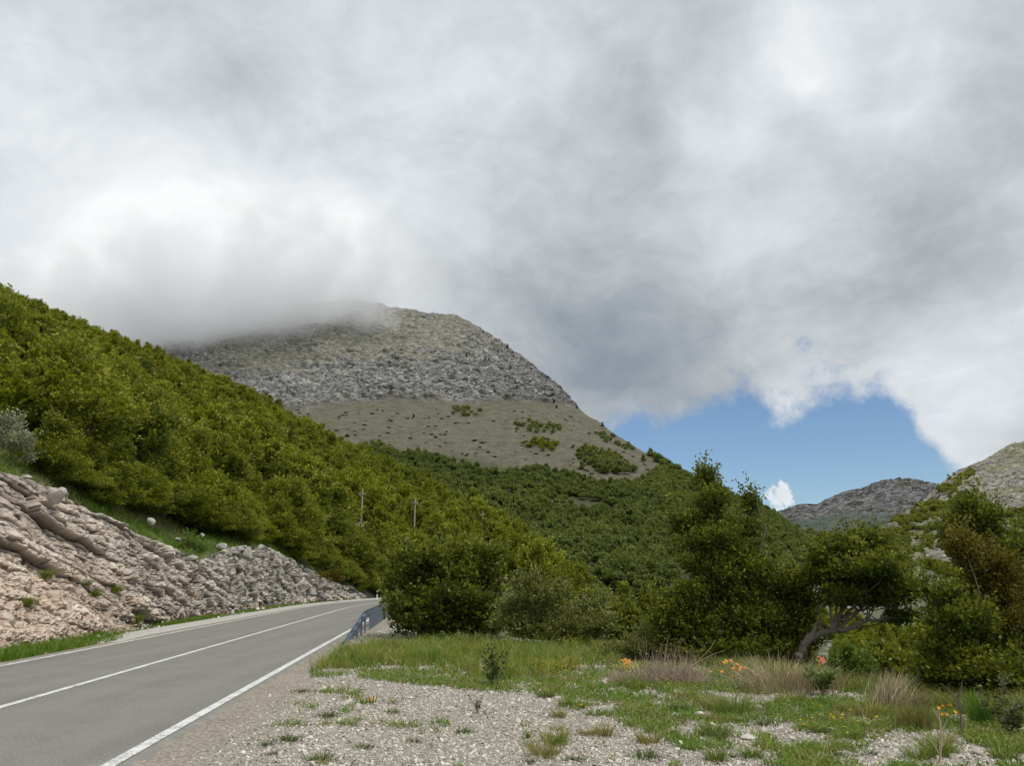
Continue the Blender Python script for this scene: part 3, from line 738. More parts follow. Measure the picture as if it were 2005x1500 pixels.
def crown_blobs(blobs, axis_pt, S, n, leaf, L, rng, surf=.55, upb=.55, layered=True, thin=0.0):
    """blobs: (centre, radii, weight); spray bases spread through the outer volume of each blob"""
    Bs, Ds, Sh = [], [], []; sub_ = []
    for b in blobs:                     # every limb carries several flattened clumps with gaps between them
        m_ = 7; R_ = np.array(b[1])
        for _ in range(m_):
            d = norm(rng.normal(size=3)); d[2] = d[2] if d[2] > -.5 else -d[2]
            sub_.append((np.array(b[0]) + d * R_ * rng.uniform(.45, .80), R_ * rng.uniform(.34, .52) * np.array([1.15, 1.15, .50 if thin > 0 else .72]), 1))
        sub_.append((b[0], R_ * .6, .8))
    blobs = sub_
    wts = np.array([np.prod(b[1]) ** (2 / 3.) * (b[2] if len(b) > 2 else 1) for b in blobs]); wts /= wts.sum()
    for b, wv in zip(blobs, wts):
        k = max(4, int(S * wv)); d = norm(rng.normal(size=(k, 3))); d[:, 2] = np.where(d[:, 2] < -.45, -d[:, 2] * .5, d[:, 2])
        lump = 1 + .28 * fbm(d * 1.6 + np.array(b[0]) * .7, 3, .6, s=int(rng.randint(99)))
        shoot = rng.rand(k) < .13; r_ = (surf + (1 - surf) * rng.rand(k) ** .6) * lump * np.where(shoot, 1.12, 1)
        c_ = np.array(b[0]); p = c_ + d * np.array(b[1]) * r_[:, None]
        if thin > 0:
            keep = fbm(p * 1.6, 3, .6, s=5) > (-.35 + thin); p = p[keep]; d = d[keep]
        out = norm(p - np.array(axis_pt)); dd = norm(out * .7 + d * .5 + np.array([0, 0, upb]) + .35 * rng.normal(size=p.shape))
        if thin > 0: shoot = rng.rand(len(p)) < .13
        dd = np.where(shoot[:, None], norm(dd + np.array([0, 0, .7])), dd); Bs.append(p - dd * (L * .45)); Ds.append(dd); Sh.append(shoot)
    base = np.concatenate(Bs); dirs_ = np.concatenate(Ds); k = len(base)
    sh = np.concatenate(Sh); Ls = L * (.6 + .8 * rng.rand(k)) * np.where(sh, 1.6, 1)
    return sprays(base, dirs_, Ls, Ls * np.where(sh, .20, .36), n, leaf, rng)
def limb(a, b, r0, r1, rng, wob=.08, n=7, sag=0.0):
    a = np.array(a, float); b = np.array(b, float); t_ = np.linspace(0, 1, n)[:, None]; Ln = np.linalg.norm(b - a)
    p = a + (b - a) * t_ + np.cumsum(rng.normal(size=(n, 3)), 0) * wob * Ln / n * np.sin(t_ * np.pi) * 1.5
    p[:, 2] += sag * Ln * np.sin(t_[:, 0] * np.pi)
    return p, (r0 + (r1 - r0) * t_[:, 0])
def tree_skeleton(base, blobs, r0, rng, extra=5, split=.35):
    """trunk that forks into one limb per blob with branches"""
    base = np.array(base, float); cs = np.array([b[0] for b in blobs]); top = cs.mean(0)
    fork = base + (top - base) * split; paths = [limb(base - [0, 0, .15], fork, r0, r0 * .7, rng, .12)]
    for b in blobs:
        c_ = np.array(b[0]); R_ = np.array(b[1])
        tip = c_ + np.array([0, 0, .45 * R_[2]])
        p, rr_ = limb(fork, tip, r0 * .5, r0 * .09, rng, .14, 9); paths.append((p, rr_))
        for _ in range(extra):
            i = rng.randint(3, 8); d = norm(rng.normal(size=3)); d[2] = abs(d[2]) * .6 + .1
            paths.append(limb(p[i], p[i] + d * R_ * .85, rr_[i] * .55, r0 * .03, rng, .15, 5))
    return paths

M_LEAF = leaf_mat('beech_leaves', (.050, .088, .018), (.205, .238, .022), (.37, .38, .035), .34, .022)
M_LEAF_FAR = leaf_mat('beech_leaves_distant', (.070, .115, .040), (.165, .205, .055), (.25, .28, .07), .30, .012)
M_LEAF_NEAR = leaf_mat('beech_leaves_near', (.048, .080, .014), (.068, .104, .016), (.29, .30, .035), .36, .02, .3)
M_LEAF_OLIVE = leaf_mat('olive_leaves', (.14, .165, .045), (.16, .185, .055), (.27, .28, .09), .3, .02, .3)
M_LEAF_COPPER = leaf_mat('copper_leaves', (.10, .088, .018), (.125, .11, .02), (.22, .19, .03), .35, .02, .3)
M_LEAF_SILVER = leaf_mat('silver_leaves', (.26, .28, .18), (.28, .30, .2), (.42, .43, .33), .25, .02, .3)
M_LEAF_FRESH = leaf_mat('fresh_leaves', (.12, .19, .035), (.13, .2, .04), (.2, .26, .06), .35, .02, .3)
M_LEAF_LIGHT = leaf_mat('light_leaves', (.13, .18, .05), (.26, .28, .06), (.32, .34, .07), .3, .008)
M_CONIFER = leaf_mat('juniper_needles', (.020, .030, .016), (.03, .042, .02), (.04, .06, .03), .1, .02, .3)

def proto_data(kind, seed, h, w, S, n, leaf, L, shape):
    rng = np.random.RandomState(seed); blobs = []
    if shape == 'dome':
        for k in range(9):
            a_ = rng.rand() * 6.28; f = rng.rand() ** .7; z_ = h * (.28 + .52 * (1 - f * .75) * (.6 + .4 * rng.rand()))
            blobs.append(((math.cos(a_) * f * w * .32, math.sin(a_) * f * w * .32, z_), (w * (.20 + .08 * rng.rand()), w * (.20 + .08 * rng.rand()), h * (.17 + .08 * rng.rand()))))
        blobs.append(((0, 0, h * .74), (w * .24, w * .24, h * .22)))
    else:
        for k in range(9):
            z_ = h * (.18 + .68 * k / 8.0); rr_ = w * .5 * (1 - .72 * (k / 8.0)) * (.7 + .4 * rng.rand()); a_ = rng.rand() * 6.28
            blobs.append(((math.cos(a_) * rr_ * .4, math.sin(a_) * rr_ * .4, z_), (rr_ * .8, rr_ * .8, h * .13)))
    V, Fc, c = crown_blobs(blobs, (0, 0, h * .15), S, n, leaf, L, rng, upb=.5)
    Vt, Ft = tubes(tree_skeleton((0, 0, 0), blobs, .022 * h, rng, 1), 5)
    return V, Fc, c, Vt, Ft
PROTO = {}
def make_proto(kind, seeds, h, w, S, n, leaf, L, mat):
    PROTO[kind] = []
    for i, s_ in enumerate(seeds):
        V, Fc, c, Vt, Ft = proto_data(kind, s_, h, w, S, n, leaf, L, 'dome' if i % 2 else 'cone')
        me = []
        for nm, a_, b_, cc_, m_ in (('crown', V, Fc, c, mat), ('trunk', Vt, Ft, None, M_BARK)):
            o = meshnp(nm, a_, b_, m_, col=cc_); me.append(o.data); bpy.data.objects.remove(o)
        PROTO[kind].append(me)
make_proto('mid', [1, 2, 3, 4, 5, 6], 7.0, 6.4, 420, 15, .34, 1.15, M_LEAF)
make_proto('big', [11, 12, 13, 14], 7.5, 7.0, 1500, 18, .17, .85, M_LEAF)
make_proto('light', [31, 32, 33], 6.5, 6.6, 150, 8, .75, 1.6, M_LEAF_LIGHT)
make_proto('far', [21, 22, 23, 24], 6.5, 6.6, 150, 8, .75, 1.6, M_LEAF_FAR)

def make_tree(kind, loc, s, rz, label, group, idx=None, name='beech_tree', tint=None, cat='tree'):
    pr_ = PROTO[kind][(idx if idx is not None else rs.randint(99)) % len(PROTO[kind])]
    e = empty(name, loc, label, cat, group); e.rotation_euler = (0, 0, rz); e.scale = (s[0], s[0], s[1])
    for nm, me in zip(('crown', 'trunk'), pr_):
        o = bpy.data.objects.new(nm, me); COL.objects.link(o); o.parent = e
    return e

def scatter_nodes(name, obs):
    """geometry nodes that put copies of existing objects' meshes on the points of this object's mesh"""
    ng = bpy.data.node_groups.new(name, 'GeometryNodeTree')
    ng.interface.new_socket('Geometry', in_out='INPUT', socket_type='NodeSocketGeometry')
    ng.interface.new_socket('Geometry', in_out='OUTPUT', socket_type='NodeSocketGeometry')
    N = ng.nodes; Lk = ng.links
    gi = N.new('NodeGroupInput'); go = N.new('NodeGroupOutput')
    jn = N.new('GeometryNodeJoinGeometry')
    for o in obs:
        oi = N.new('GeometryNodeObjectInfo'); oi.transform_space = 'ORIGINAL'; oi.inputs['Object'].default_value = o
        oi.inputs['As Instance'].default_value = True
        Lk.new(oi.outputs['Geometry'], jn.inputs[0])
    ip = N.new('GeometryNodeInstanceOnPoints')
    Lk.new(gi.outputs[0], ip.inputs['Points']); Lk.new(jn.outputs[0], ip.inputs['Instance']); ip.inputs['Pick Instance'].default_value = True
    def attr(nm, ty):
        a_ = N.new('GeometryNodeInputNamedAttribute'); a_.data_type = ty; a_.inputs['Name'].default_value = nm
        return a_.outputs['Attribute']
    Lk.new(attr('pick', 'INT'), ip.inputs['Instance Index'])
    Lk.new(attr('rot', 'FLOAT_VECTOR'), ip.inputs['Rotation']); Lk.new(attr('size', 'FLOAT_VECTOR'), ip.inputs['Scale'])
    Lk.new(ip.outputs[0], go.inputs[0])
    return ng
def scatter(name, pts, rot, size, obs, label, cat, rng=rs, kind='stuff'):
    me = bpy.data.meshes.new(name); n_ = len(pts)
    me.vertices.add(n_); me.vertices.foreach_set('co', np.asarray(pts, np.float32).ravel())
    for nm, ty, arr in (('rot', 'FLOAT_VECTOR', rot), ('size', 'FLOAT_VECTOR', size)):
        a_ = me.attributes.new(nm, ty, 'POINT'); a_.data.foreach_set('vector', np.asarray(arr, np.float32).ravel())
    a_ = me.attributes.new('pick', 'INT', 'POINT'); a_.data.foreach_set('value', rng.randint(0, len(obs), n_).astype(np.int32))
    o = bpy.data.objects.new(name, me); COL.objects.link(o)
    md = o.modifiers.new('scatter', 'NODES'); md.node_group = scatter_nodes(name, obs)
    return tag(o, label, cat, None, kind)

def sample_sheet(grid, n, rng):
    a_ = grid[:-1, :-1]; b_ = grid[1:, :-1]; c_ = grid[:-1, 1:]
    area = np.linalg.norm(np.cross(b_ - a_, c_ - a_), axis=-1); area[a_[..., 1] > 1400] = 0
    uu, vv = proj(a_); area[(uu < -260) | (uu > 2260)] = 0
    cdf = np.cumsum(area.ravel()); k = np.searchsorted(cdf, rng.rand(n) * cdf[-1]); i, j = np.unravel_index(k, area.shape)
    s_ = rng.rand(n, 1); t_ = rng.rand(n, 1)
    return a_[i, j] + (b_[i, j] - a_[i, j]) * s_ + (c_[i, j] - a_[i, j]) * t_, i / (grid.shape[0] - 1.0)
def thin_pts(p, r):
    """drop points closer than r(p) to one already kept, on a coarse hash"""
    keep = []; H = {}
    for i in range(len(p)):
        c_ = (int(p[i, 0] // 3), int(p[i, 1] // 3)); ok = True; ri = r[i]
        m_ = int(ri // 3) + 1
        for a_ in range(c_[0] - m_, c_[0] + m_ + 1):
            for b_ in range(c_[1] - m_, c_[1] + m_ + 1):
                for j in H.get((a_, b_), ()):
                    if (p[i, 0] - p[j, 0]) ** 2 + (p[i, 1] - p[j, 1]) ** 2 < ri * ri: ok = False; break
                if not ok: break
            if not ok: break
        if ok: keep.append(i); H.setdefault(c_, []).append(i)
    return np.array(keep)

# ---- where trees stand on the left hill
ph, th_ = sample_sheet(HILL, 26000, np.random.RandomState(5))
u_, v_ = proj(ph)
ok = (th_ > .44 / 4.8) & (th_ < 4.28 / 4.8)
gap = fbm(ph * .03, 4, s=120) + .4 * fbm(ph * .12, 3, s=121)
bare_ = np.interp(u_, [0, 300, 380, 430, 480, 620, 700, 900, 1300], [.9, .9, .52, .50, .52, .7, .9, .9, .8])
nearsky = th_ > 3.72 / 4.8
ok &= np.where(nearsky, gap < bare_ - .25, gap < .40)
LEDGE = [(-800, 560), (-400, 830), (0, 912), (60, 932), (120, 960), (200, 996), (260, 1014), (330, 1034), (420, 1050), (452, 1062), (520, 1062), (600, 1106), (700, 1160), (760, 1178)]
lv = np.interp(u_, [a for a, _ in LEDGE], [b for _, b in LEDGE])
dr_ = dist_to_road(ph[:, 0], ph[:, 1])
ok &= (v_ < lv) | (u_ > 770)
ok &= np.abs(dr_) > 5.6
for poly in ([(1120, 1092), (1180, 1095), (1235, 1130), (1180, 1132)], [(1085, 1118), (1115, 1125), (1240, 1235), (1195, 1245), (1150, 1190), (1085, 1160)], [(1225, 1225), (1345, 1262), (1350, 1300), (1230, 1265)], [(1235, 1130), (1290, 1150), (1280, 1170), (1225, 1150)]):
    ok &= ~inpoly(u_, v_, poly)
ph = ph[ok]; th_ = th_[ok]
hf = .72 + .62 * np.random.RandomState(6).rand(len(ph)) ** 1.5 - .30 * sstep(th_, 3.4 / 4.8, 4.1 / 4.8)
hf *= np.interp(ph[:, 1], [20, 40, 70, 140], [.72, .80, .95, 1.05])
hf *= 1 + .18 * fbm(ph * .05, 3, s=123)
spacing = 3.95 * hf
kp = thin_pts(ph, spacing); ph = ph[kp]; hf = hf[kp]
u_, v_ = proj(ph)
kk = np.ones(len(ph), bool)
for up_, vt_, Yp_ in ((710, 1003, 135), (813, 1012, 150), (945, 1008, 185), (480, 958, 90)):
    kk &= ~((np.abs(u_ - up_) < 4.0 * hf * F_PX / ph[:, 1] * .8 + 3) & (ph[:, 1] < Yp_ + 2) & (v_ - 7.6 * hf * F_PX / ph[:, 1] < vt_) & (v_ > vt_ - 30))
kk &= ~((u_ < 85) & (ph[:, 1] < 36) & (u_ > -120))
ph = ph[kk]; hf = hf[kk]; th_ = 0; u_, v_ = proj(ph)
# projected size ranks which ones are built as single trees
inf = (u_ > -60) & (u_ < 2065) & (v_ > 400)
hidden = (u_ > 790) & (v_ > 1165)
size = hf / np.linalg.norm(ph, axis=1) * inf * np.where(hidden, .3, 1)
order = np.argsort(-size)
print('hill trees', len(ph))
N_IND = 270
ind = order[:N_IND]; rest = order[N_IND:]
rng = np.random.RandomState(8)
for i in ind:
    kd = 'big' if ph[i, 1] < 95 else 'mid'
    uu_, vv_ = float(u_[i]), float(v_[i])
    if uu_ < 420 and ph[i, 1] < 48: lab, grp = 'large yellow-green beech in the nearest row, right above the beige part of the rock cutting', 'nearest beeches above the rock cutting'
    elif uu_ < 420 and vv_ > 820: lab, grp = 'yellow-green leafy beech behind the nearest row above the left rock cutting', 'beeches behind the nearest row'
    elif uu_ < 420: lab, grp = 'smaller yellow-green beech halfway up the left slope towards the skyline', 'beeches halfway up the left slope'
    elif uu_ < 620: lab, grp = 'green bushy beech on the wooded slope above the grey part of the rock cutting', 'beeches above the grey part of the cutting'
    elif uu_ < 780: lab, grp = 'green bushy beech on the wooded slope above the far end of the rock cutting', 'beeches above the far end of the rock cutting'
    else: lab, grp = 'small round beech on the wooded spur falling to the right behind the utility poles', 'beeches on the spur behind the poles'
    s_ = hf[i] * (.93 if kd == 'big' else 1.0)
    make_tree(kd, ph[i] - [0, 0, .25], (s_ * (.9 + .3 * rng.rand()), s_), rng.rand() * 6.28, lab, grp, int(rng.randint(99)))
# bushy undergrowth along the lower edge of the wood
pu, tu = sample_sheet(HILL[26:110], 40000, np.random.RandomState(9)); uu_, vv_ = proj(pu)
lv2 = np.interp(uu_, [a for a, _ in LEDGE], [b for _, b in LEDGE]); okk = (vv_ < lv2 + 4) & (vv_ > lv2 - 75) & (uu_ < 770) & (uu_ > -200) & ((uu_ > 75) | (pu[:, 1] > 36)) & (pu[:, 1] < 110) & (np.abs(dist_to_road(pu[:, 0], pu[:, 1])) > 5.5)
pu = pu[okk]; ru_ = np.random.RandomState(10); hu_ = .30 + .22 * ru_.rand(len(pu)); kp = thin_pts(pu, 3.4 * hu_ + .35); pu = pu[kp]; hu_ = hu_[kp]
crown_of = lambda kd: [o for o in COL.objects if o.type == 'MESH' and o.name.startswith('crown') and any(o.data is p_[0] for p_ in PROTO[kd])]
def distinct(kd):
    seen, out = set(), []
    for o in crown_of(kd):
        if o.data.name not in seen: seen.add(o.data.name); out.append(o)
    return out
def tree_scatter(name, p, hf_, kd, label, rng, wide=1.0):
    n_ = len(p); rot = np.zeros((n_, 3)); rot[:, 2] = rng.rand(n_) * 6.28; rot[:, :2] = rng.normal(size=(n_, 2)) * .05
    sc = np.stack([hf_ * (.9 + .3 * rng.rand(n_)) * wide] * 2 + [hf_ * (.9 + .25 * rng.rand(n_))], 1)
    return scatter(name, p - [0, 0, .3], rot, sc, distinct(kd), label, 'woodland', rng)
tree_scatter('undergrowth', pu, hu_, 'big', 'bushy undergrowth along the foot of the beech wood above the rock cutting', np.random.RandomState(12), 1.25)
tree_scatter('woodland', ph[rest], hf[rest], 'mid', 'dense beech wood covering the upper part of the left hill', rng)

# ---- trees below the mountain
pm_, tm_ = sample_sheet(MT, 60000, np.random.RandomState(15))
u_, v_ = proj(pm_); rowp = tm_ * 6.4
fn = fbm(pm_ * .010, 4, s=130); f2_ = fbm(pm_ * .035, 3, s=131)
lower = np.interp(u_, [0, 600, 740, 800, 860, 930, 990, 1050, 1130, 1180, 1230, 1270, 1300, 1350, 1400], [880, 885, 880, 893, 898, 925, 930, 920, 938, 950, 952, 935, 915, 900, 900])
skyv = np.interp(u_, [m_[0] for m_ in MC], [0] * len(MC))
okf = (v_ > lower + 9 * fn + 7 * f2_) & (rowp > .04) & (rowp < 5.75)
okf &= ~((f2_ + fn > .62))
PATCH = [[(884, 800), (905, 797), (945, 806), (942, 820), (905, 818), (884, 811)], [(1008, 830), (1040, 824), (1098, 838), (1098, 850), (1030, 850), (1010, 842)],
         [(1020, 866), (1050, 860), (1094, 868), (1092, 886), (1050, 884), (1022, 876)], [(1135, 882), (1190, 885), (1250, 930), (1180, 930), (1135, 900)],
         [(1262, 885), (1330, 905), (1420, 950), (1340, 950), (1290, 912)], [(1168, 846), (1200, 855), (1243, 878), (1238, 886), (1190, 870), (1166, 853)]]
pat = np.zeros(len(u_), bool)
for p_ in PATCH[3:5]: pat |= inpoly(u_, v_, p_)
okf |= pat & (rowp < 5.8)
okf &= ~inpoly(u_, v_, [(1075, 968), (1180, 985), (1200, 1000), (1130, 1000)])
okf &= ~inpoly(u_, v_, [(1535, 1020), (1590, 1040), (1610, 1052), (1570, 1046), (1540, 1032)])
okf &= ~inpoly(u_, v_, [(1320, 1112), (1420, 1108), (1420, 1160), (1320, 1160)])
pm_ = pm_[okf]; u_ = u_[okf]; rg_ = np.random.RandomState(16)
hm = (.75 + .4 * rg_.rand(len(pm_))) * np.interp(u_, [800, 1300, 1700], [1.0, 1.0, .72])
kp = thin_pts(pm_, 4.2 * hm); pm_ = pm_[kp]; hm = hm[kp]
u_, v_ = proj(pm_)
print('mountain trees', len(pm_))
# a few single trees that can be told apart: on the bare edges and the skyline
edge = [(1178, 962, 1.15), (1210, 930, 1.1), (1140, 920, 1.0), (1330, 925, 1.0), (1260, 905, .9), (905, 940, 1.1), (985, 945, 1.1), (1075, 958, 1.15), (1390, 950, .9), (1440, 966, 1.0), (845, 915, 1.2), (1020, 960, 1.0)]
def hit(bvh, u, v):
    d = unitdir(u, v); h_ = bvh.ray_cast(Vector((0, 0, CAM_H)), d)
    return h_[0]
for k, (uu, vv, s_) in enumerate(edge):
    h_ = hit(mount_bvh, uu, vv)
    if h_ is None: continue
    make_tree('far', h_, (s_, s_ * 1.15), k * 1.3, 'dark green beech rising at the upper edge of the wood below the grey scree', 'beeches at the upper edge of the wood', k)
tree_scatter('woodland', pm_, hm, 'far', 'dark green wood on the lower flank of the big mountain', rg_, 1.12)
# thickets on the scree: several low crowns grown into one clump each
def thicket(poly, label, n_, seed, mat=M_LEAF_FAR, bvh=mount_bvh, s=.8):
    rg = np.random.RandomState(seed); us = [a for a, _ in poly]; vs = [b for _, b in poly]; Vs, Fs, Cs, off = [], [], [], 0
    first = None
    while n_ > 0:
        a_ = rg.uniform(min(us), max(us)); b_ = rg.uniform(min(vs), max(vs))
        if not inpoly(np.array([a_]), np.array([b_]), poly)[0]: continue
        h_ = hit(bvh, a_, b_)
        if h_ is None: n_ -= 1; continue
        if first is None: first = np.array(h_)
        sz = s * (.7 + .6 * rg.rand()); bl = [((0, 0, 2.2 * sz), (2.9 * sz, 2.9 * sz, 2.2 * sz))]
        V, Fc, c_ = crown_blobs(bl, (0, 0, 0), 60, 8, .8, 1.3, rg)
        Vs.append(V + np.array(h_) - first); Fs.append(Fc + off); Cs.append(c_); off += len(V); n_ -= 1
    tag(meshnp('thicket', np.concatenate(Vs), np.concatenate(Fs), mat, col=np.concatenate(Cs), loc=first), label, 'thicket', 'green thickets on the scree')
thicket(PATCH[0], 'smallest green thicket high on the scree close under the cliffs', 22, 1)
thicket(PATCH[1], 'dark green thicket on the scree, the upper one of the close pair', 34, 2)
thicket(PATCH[2], 'olive thicket with yellowish crowns, the lower one of the close pair on the scree', 30, 3, M_LEAF)
thicket(PATCH[5], 'long narrow thicket slanting down along the right edge of the scree', 24, 4)
# junipers and dwarf shrubs
def conifer_mesh(seed, cone):
    rg = np.random.RandomState(seed)
    bl = [((0, 0, z_), (r_, r_, .8)) for z_, r_ in ((.6, 1.3), (1.6, 1.1), (2.8, .8), (3.9, .45))] if cone else [((0, 0, .5), (1.6, 1.3, .6)), ((.9, .4, .4), (1.0, .9, .5))]
    V, Fc, c_ = crown_blobs(bl, (0, 0, 0), 70, 8, .5, .6, rg); return V, Fc, c_
jun = []
for k in range(4):
    o = meshnp('x', *conifer_mesh(k, k % 2 == 0)[:2], M_CONIFER, col=conifer_mesh(k, k % 2 == 0)[2]); jun.append(o.data); bpy.data.objects.remove(o)
rj = np.random.RandomState(33); spots = []
for (uu, vv) in [(810, 818), (938, 640), (1045, 768), (1180, 835), (1183, 832), (745, 700), (905, 712), (1005, 775), (990, 745), (1012, 760), (1090, 800), (1062, 735), (1040, 725), (975, 690), (940, 712),
                 (963, 672), (1130, 800), (430, 718), (1005, 700), (1030, 700), (950, 705), (1000, 722), (1085, 790), (1155, 815), (1240, 880), (852, 690), (870, 668)]: spots.append((uu, vv, True))
while len(spots) < 38:
    uu, vv = rj.uniform(900, 1130), rj.uniform(640, 790)
    if vv > 560 + (uu - 850) * .8 and vv < 780: spots.append((uu, vv, True))
for uu, vv, _ in spots:
    h_ = hit(mount_bvh, uu, vv)
    if h_ is None: continue
    o = bpy.data.objects.new('juniper_bush', jun[rj.randint(2) * 2]); COL.objects.link(o); o.location = h_
    s_ = rj.uniform(.5, 1.05); o.scale = (s_, s_, s_); o.rotation_euler = (0, 0, rj.rand() * 6)
    tag(o, 'tiny dark upright juniper clinging to the pale cliffs of the big mountain', 'shrub', 'junipers on the cliffs')
n_ = 0
while n_ < 170:
    uu, vv = rj.uniform(560, 1290), rj.uniform(790, 935)
    if vv > np.interp(uu, [560, 700, 860, 1100, 1290], [830, 880, 895, 930, 930]) or vv < np.interp(uu, [600, 1130, 1290], [795, 805, 900]): continue
    h_ = hit(mount_bvh, uu, vv); n_ += 1
    if h_ is None: continue
    o = bpy.data.objects.new('dwarf_shrub', jun[1 + rj.randint(2) * 2]); COL.objects.link(o); o.location = h_
    s_ = rj.uniform(.35, .95); o.scale = (s_ * 1.5, s_, s_ * .9); o.rotation_euler = (0, 0, rj.rand() * 1 - .5)
    tag(o, 'tiny dark cushion shrub dotted on the open grey-brown scree', 'shrub', 'dwarf shrubs on the scree')

RM_BVH = bvh_of(RMt[::3, ::3])
# ---- woods on the far ridge, the right mountain and across the valley
pf, tf = sample_sheet(FR, 9000, rg_); uf, vf = proj(pf)
fwv = fbm(pf * .006, 4, s=102) + (vf - 1000) / 45.0 - .1
okk = (fwv > .12) | ((np.abs(tf * 3.6 - 2.95) < .06) & (uf < 1690)) | inpoly(uf, vf, [(1690, 975), (1790, 970), (1800, 1000), (1740, 1020), (1690, 1010)])
okk &= ~inpoly(uf, vf, [(1625, 1050), (1640, 1030), (1710, 1022), (1712, 1035), (1660, 1060)])
pf = pf[okk]
tree_scatter('woodland', pf, np.full(len(pf), 1.7), 'far', 'bluish dark wood covering the foot of the distant ridge', rg_, 1.5)
prr, tr_ = sample_sheet(RMt, 30000, rg_); ur, vr = proj(prr); okk = np.zeros(len(ur), bool)
for p_ in RGREEN: okk |= inpoly(ur + 8 * fbm(prr * .03, 3, s=115), vr + 6 * fbm(prr * .03, 3, s=116), p_)
okk &= fbm(prr * .03, 4, s=140) < .10
prr = prr[okk][:5200]
for k, (uu, vv) in enumerate([(1788, 1010), (1830, 1000), (1752, 1062)]):
    h_ = RM_BVH.ray_cast(Vector((0, 0, CAM_H)), unitdir(uu, vv))[0]
    if h_ is not None: make_tree('light', h_, (1.25, 1.2), k * 2.0, 'light yellow-green tree standing out on the wooded spur of the right-hand mountain', 'light trees on the right-hand mountain', k)
tree_scatter('woodland', prr, np.full(len(prr), .72), 'light', 'light green wood on the rocky right-hand mountain', rg_, 1.1)
pg, tg = sample_sheet(GROUND, 160000, rg_); ug, vg = proj(pg)
dg = dist_to_road(pg[:, 0], pg[:, 1])
okk = (pg[:, 1] > 44) & (pg[:, 1] < 420) & (np.abs(dg) > 7) & (pg[:, 0] > 2)
nz_ = fbm(pg * .025, 4, s=141) + .5 * fbm(pg * .1, 3, s=142)
zone = inpoly(ug, vg, [(1560, 1245), (1640, 1235), (1700, 1240), (1770, 1262), (1850, 1290), (1880, 1340), (2300, 1400), (2300, 1250), (2020, 1220), (1930, 1290), (2100, 1500), (1500, 1500)])
zone2 = inpoly(ug, vg, [(1740, 1075), (1800, 1095), (1900, 1135), (2300, 1120), (2300, 1180), (1890, 1175), (1820, 1120)])
zone3 = (ug < 1500) & (pg[:, 1] < 330)
sparse = (nz_ > .22) & (ug > 1500)
okk &= (zone & (nz_ > -.25)) | (zone2 & (nz_ > -.2)) | (zone3 & (nz_ > -.45)) | sparse
okk &= ~inpoly(ug, vg, [(1690, 1335), (1800, 1330), (1890, 1350), (1960, 1392), (1690, 1400)])
okk &= ~inpoly(ug, vg, [(1600, 1150), (1660, 1120), (1780, 1100), (1880, 1150), (1800, 1240), (1700, 1235), (1620, 1220)])
pg = pg[okk]; ug = ug[okk]; vg = vg[okk]; kx = ~((np.abs(ug - 1607) < 34) & (pg[:, 1] < 175)); pg = pg[kx]; hg = (.45 + .4 * rg_.rand(len(pg))) * np.interp(pg[:, 1], [44, 80, 200], [.55, .8, 1])
kp = thin_pts(pg, 3.9 * hg); pg = pg[kp]; hg = hg[kp]
print('valley', len(pg))
tree_scatter('woodland', pg, hg, 'mid', 'green bushes and low trees scattered through the valley on the right', rg_)
# ------------------------------------------------------------------ near trees
def drop(x, y, bvh=ground_bvh):
    h_ = bvh.ray_cast(Vector((x, y, 300)), Vector((0, 0, -1)))
    return h_[0].z if h_[0] is not None else 0.0
def near_tree(name, label, base, blobs, S, n, leaf, L, mat, r0, seed, bark=None, paths=None, cat='tree', thin=0.03, baseZ=None, extra=4, surf=.5, group=None):
    rg = np.random.RandomState(seed); u0, v0, Y0 = base
    b0 = np.array(P(u0, v0, Y0)); z0 = baseZ if baseZ is not None else drop(b0[0], b0[1]); b0[2] = z0
    bl = []
    for b in blobs:
        dy = b[4] if len(b) > 4 else rg.uniform(-.5, .5); Yb = Y0 + dy; k = Yb / F_PX
        k *= 1.16; bl.append((np.array(P(b[0], b[1], Yb)) - b0, (b[2] * k, b[2] * k * .9, b[3] * k), b[5] if len(b) > 5 else 1))
    e = empty(name, b0, label, cat, group)
    V, Fc, c_ = crown_blobs(bl, (0, 0, 0.2), S, n, leaf, L, rg, surf=surf, thin=thin)
    meshnp('crown', V, Fc, mat, e, c_)
    if paths is None: pth = tree_skeleton((0, 0, 0), bl, r0, rg, extra)
    else:
        pth = []
        for pp in paths:
            q_ = np.array([P(a_[0], a_[1], Y0 + (a_[3] if len(a_) > 3 else 0)) for a_ in pp]) - b0; rr_ = np.array([a_[2] for a_ in pp]) * Y0 / F_PX
            tt = np.linspace(0, len(pp) - 1, len(pp) * 4); ii = np.arange(len(pp))
            q2 = np.stack([np.interp(tt, ii, q_[:, j]) for j in range(3)], 1); q2 = smooth1(q2, 0, 1) + .022 * rg.normal(size=q2.shape)
            pth.append((q2, np.interp(tt, ii, rr_)))
        for b in bl:
            i = rg.randint(len(pth[0][0]) // 2, len(pth[0][0])); a_ = pth[0][0][i]
            pth.append(limb(a_, b[0], pth[0][1][i] * .5, .006, rg, .12))
            for _ in range(extra):
                d = norm(rg.normal(size=3)); pth.append(limb(a_ + (b[0] - a_) * rg.uniform(.4, .9), np.array(b[0]) + d * np.array(b[1]) * .8, .012, .004, rg, .12, 5))
    Vt, Ft = tubes(pth, 7); meshnp('trunk', Vt, Ft, bark or M_BARK, e, smooth=True)
    return e
